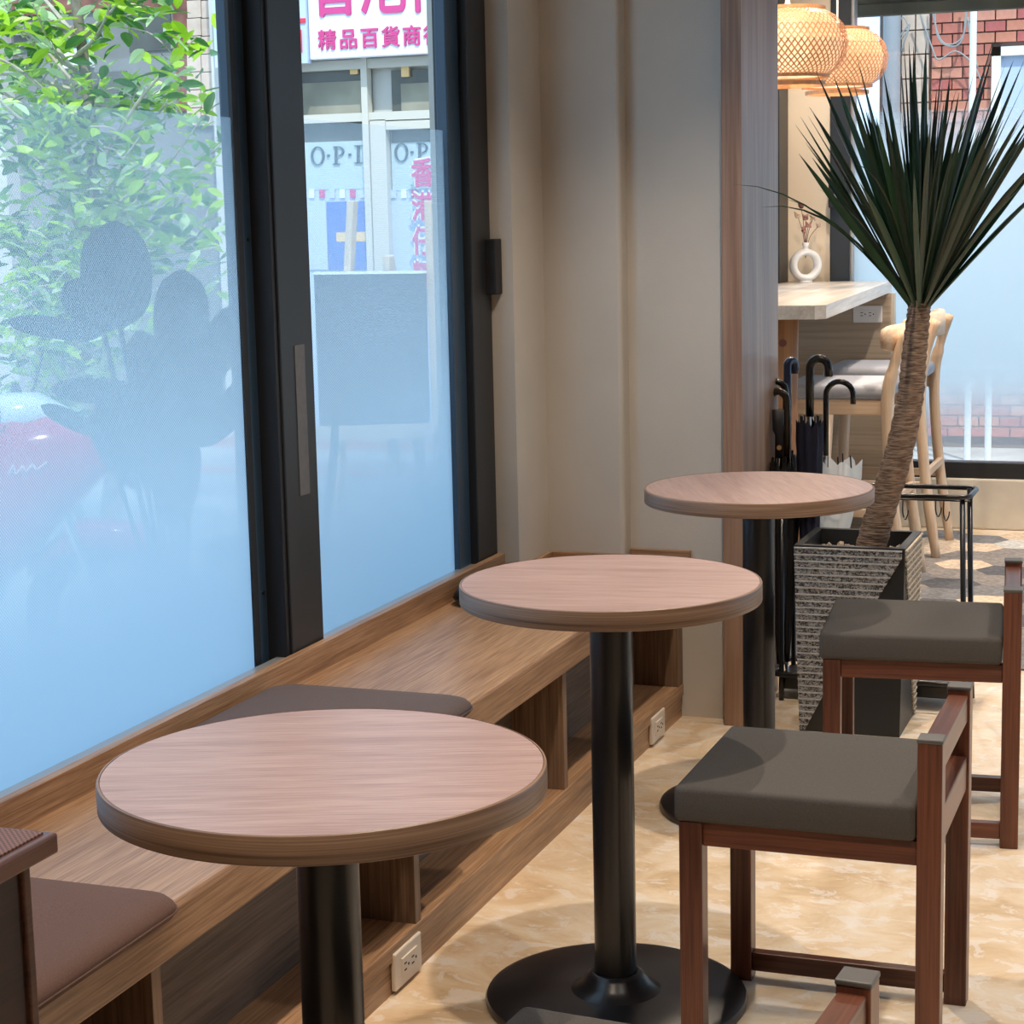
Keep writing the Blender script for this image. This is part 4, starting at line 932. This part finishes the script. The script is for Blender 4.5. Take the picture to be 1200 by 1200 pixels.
# --- scooter
q = onx(128, 520, -3.15)
ang = math.atan2(RIGHT.y, RIGHT.x)
t = thing('motor_scooter', 'red and pale blue motor scooter parked beside the tree', 'scooter', (q.x, q.y, GZ + .012), ang)   # front at local x = 0, rear at -1.7
zh = q.z - GZ - .012
def wheel(x):
    bm = bmesh.new(); R0, r0_ = .215, .05
    rr = []
    for i in range(28):
        a = 2 * PI * i / 28; rr.append([bm.verts.new((x + (R0 + r0_ * math.cos(p)) * math.cos(a), r0_ * math.sin(p), .265 + (R0 + r0_ * math.cos(p)) * math.sin(a))) for p in [2 * PI * k / 10 for k in range(10)]])
    for i in range(28):
        for k in range(10): bm.faces.new((rr[i][k], rr[i][(k + 1) % 10], rr[(i + 1) % 28][(k + 1) % 10], rr[(i + 1) % 28][k]))
    bmesh.ops.recalc_face_normals(bm, faces=bm.faces[:])
    w_ = obj('wheel', bm, 'tyre', t, smooth='all'); obj('rim', tube([(x, -.03, .265), (x, .03, .265)], .15, 24), 'chrome', w_)
wheel(-.02); wheel(-1.28)
def loft(name, secs, mat, sub=2, parent=t):
    """rounded sections (x, z, half-width, half-height)"""
    bm = bmesh.new(); rows = []
    for x, z, hw, hh in secs:
        rows.append([bm.verts.new((x, hw * math.copysign(abs(math.cos(a)) ** .7, math.cos(a)), z + hh * math.copysign(abs(math.sin(a)) ** .7, math.sin(a)))) for a in [2 * PI * k / 16 for k in range(16)]])
    for A, B in zip(rows, rows[1:]):
        for k in range(16): bm.faces.new((A[k], A[(k + 1) % 16], B[(k + 1) % 16], B[k]))
    bm.faces.new(rows[0][::-1]); bm.faces.new(rows[-1]); bmesh.ops.recalc_face_normals(bm, faces=bm.faces[:])
    return obj(name, bm, mat, parent, smooth='all')
zf = zh
loft('front_fairing', [(.05, zf - .02, .03, .03), (-.03, zf - .02, .10, .09), (-.14, zf - .06, .16, .16), (-.26, zf - .12, .18, .24), (-.36, zf - .16, .17, .28)], 'scooter_red')
loft('handlebar_cowl', [(-.12, zf + .09, .05, .02), (-.22, zf + .10, .12, .06), (-.34, zf + .09, .12, .07), (-.44, zf + .07, .06, .04)], 'scooter_white')
loft('leg_shield', [(-.36, zf - .18, .20, .30), (-.42, zf - .20, .22, .32)], 'scooter_blue')
loft('headlight', [(.055, zf - .01, .02, .02), (.035, zf, .07, .045), (-.01, zf + .01, .09, .06)], 'lens')
loft('front_mudguard', [(.20, .40, .05, .02), (.08, .50, .06, .05), (-.10, .52, .06, .05), (-.26, .42, .05, .03)], 'scooter_red')
loft('floor_board', [(-.40, .30, .14, .06), (-.80, .30, .15, .06)], 'scooter_blue')
loft('rear_body', [(-.72, .45, .10, .12), (-.95, .52, .16, .18), (-1.3, .60, .17, .14), (-1.65, .68, .06, .05)], 'scooter_red')
loft('seat', [(-.72, .74, .09, .03), (-.9, .75, .14, .05), (-1.25, .79, .14, .05), (-1.5, .80, .08, .03)], 'black_leather')
for s in (-1, 1):
    obj('grip', tube([(-.30, s * .14, zf + .13), (-.36, s * .33, zf + .15)], .016, 10), 'black_matte', t)
    mi = obj('mirror_arm', tube(curve([(-.28, s * .18, zf + .12), (-.26, s * .26, zf + .22), (-.25, s * .28, zf + .28)], 4), .005, 6), 'black_matte', t)
    obj('fork', tube([(-.02, s * .075, .265), (-.16, s * .075, zf - .1)], .016, 8), 'chrome', t)
# illegible script along the fairing
obj('script_mark', tube(curve([(-.26, -.188, zf - .060), (-.245, -.187, zf - .035), (-.24, -.186, zf - .062), (-.22, -.183, zf - .040), (-.21, -.181, zf - .055), (-.19, -.178, zf - .035), (-.18, -.175, zf - .05), (-.15, -.168, zf - .03)], 5), .0022, 6), 'plate_white', t)
# --- brick building beyond the far window
YK = 11.4
bk = thing('brick_building', 'red brick building with a white-framed window beyond the far glass', 'building', (-1.2, YK, GZ)); k0 = Vector(bk.location)
def kp(x, y): return ony(x, y, YK) - k0
xl = kp(1092, 100).x; xr = xl + 2.3
obj('backing_wall', box(kp(1030, 100).x, xr, .02, .3, 0, 3.2), 'mortar', bk)
bw, bh = .118, .062; protos = {}
wz0, wz1, wx0 = kp(1165, 185).z, kp(1165, 56).z, kp(1163, 100).x
row = 0; z = .12; nb = 0
while z < 2.75:
    x = xl - (bw / 2 if row % 2 else 0)
    while x < xl + .95:
        x0 = max(x, xl); x1 = x + bw - .008
        zz = z + GZ
        hidden = .72 < zz < 1.22
        inwin = x1 > wx0 - .02 and z + bh > wz0 and z < wz1
        if inwin and x < wx0 - .04: x1 = wx0 - .008; inwin = False
        if not hidden and not inwin and x1 - x0 > .03 and nb < 299:
            key = (round(x1 - x0, 3), random.randrange(4))
            if key not in protos: o = protos[key] = obj('brick', box(0, x1 - x0, -.012, .02, 0, bh - .008), 'brick%d' % key[1], bk)
            else: o = protos[key].copy(); COL.objects.link(o); o.parent = bk
            o.location = (x0, random.uniform(-.003, .002), z); nb += 1
        x += bw
    z += bh; row += 1
obj('brick_field', box(xl, xr, -.004, .02, .72 - GZ, 1.25 - GZ), 'brick1', bk); obj('brick_field', box(xl + .95, xr, -.004, .02, 0, 3.2), 'brick1', bk)
fr_ = obj('window_frame', (lambda b_: (bm_box(b_, wx0, wx0 + .05, -.06, .03, wz0, wz1), bm_box(b_, wx0, wx0 + .7, -.06, .03, wz1 - .05, wz1), bm_box(b_, wx0, wx0 + .7, -.06, .03, wz0, wz0 + .05), bm_box(b_, wx0 + .30, wx0 + .33, -.05, .03, wz0, wz1), b_)[-1])(bmesh.new()), 'white_plastic', bk)
obj('window_pane', box(wx0 + .05, wx0 + .7, -.02, .0, wz0 + .05, wz1 - .05), 'poster_pale', fr_)
tw = (kp(1090, 100).x - kp(1057, 100).x) / 2; tl0 = None
for i in range(2):
    for j in range(20):
        zz = .15 + j * .135
        o = tl0.copy() if tl0 else obj('wall_tile', box(0, tw - .008, -.015, .02, 0, .127), 'beige_tile', bk)
        if tl0: COL.objects.link(o); o.parent = bk
        tl0 = tl0 or o; o.location = (kp(1057, 100).x + i * tw, 0, zz)
t = tag(obj('drain_pipe', tube([(0, 0, 0), (0, 0, 3.1)], .05, 16), 'pipe', smooth=True, loc=(kp(1048, 100) + k0).to_2d().to_3d() + Vector((0, -.1, GZ + .05))), 'grey drain pipe on the brick building', 'pipe'); t.location.y = YK - .10
for px_, hp, lab in ((1134, 3.0, 'tall thin white pole in front of the brick building'), (1158, 1.2, 'short white post in front of the brick building')):
    p = ony(px_, 500, 10.6); tag(obj('white_pole', tube([(0, 0, 0), (0, 0, hp)], .018, 12), 'white_plastic', smooth=True, loc=(p.x, 10.6, GZ + .05)), lab, 'pole', 'white poles by the brick building')
p = kp(1110, 30) + k0
for i, pts in enumerate([[(1095, -10), (1098, 40), (1112, 54), (1128, 45), (1133, -10)], [(1088, -10), (1100, 42), (1115, 52), (1130, 38), (1134, -10)], [(1076, 10), (1092, 55), (1100, 70), (1120, 60), (1140, 75), (1150, 95)], [(1056, 60), (1066, 28), (1050, 50), (1064, 35), (1058, 20), (1048, 40)], [(1134, 20), (1138, 50), (1146, 80)]]):
    w0 = ony(*pts[0], YK - .18)
    obj('cable', tube(curve([ony(*q, YK - .10) - k0 for q in pts], 6), .005, 6), 'cable', bk, smooth='all')
# rolled shutter box above the far window, outside
a = ony(1100, 15, 8.6)
t = thing('shutter_box', 'dark olive roller shutter box above the far window outside', 'shutter', (0, 8.6, a.z))
obj('bottom_bar', box(-1.75, 3, -.03, .03, 0, .05, bev=.005), 'shutter', t)
for i in range(2): obj('slat', box(-1.75, 3, -.012, .012, .052 + i * .06, .108 + i * .06, bev=.004), 'shutter', t)
obj('housing', box(-1.75, 3, -.06, .08, .172, .30), 'shutter', t)
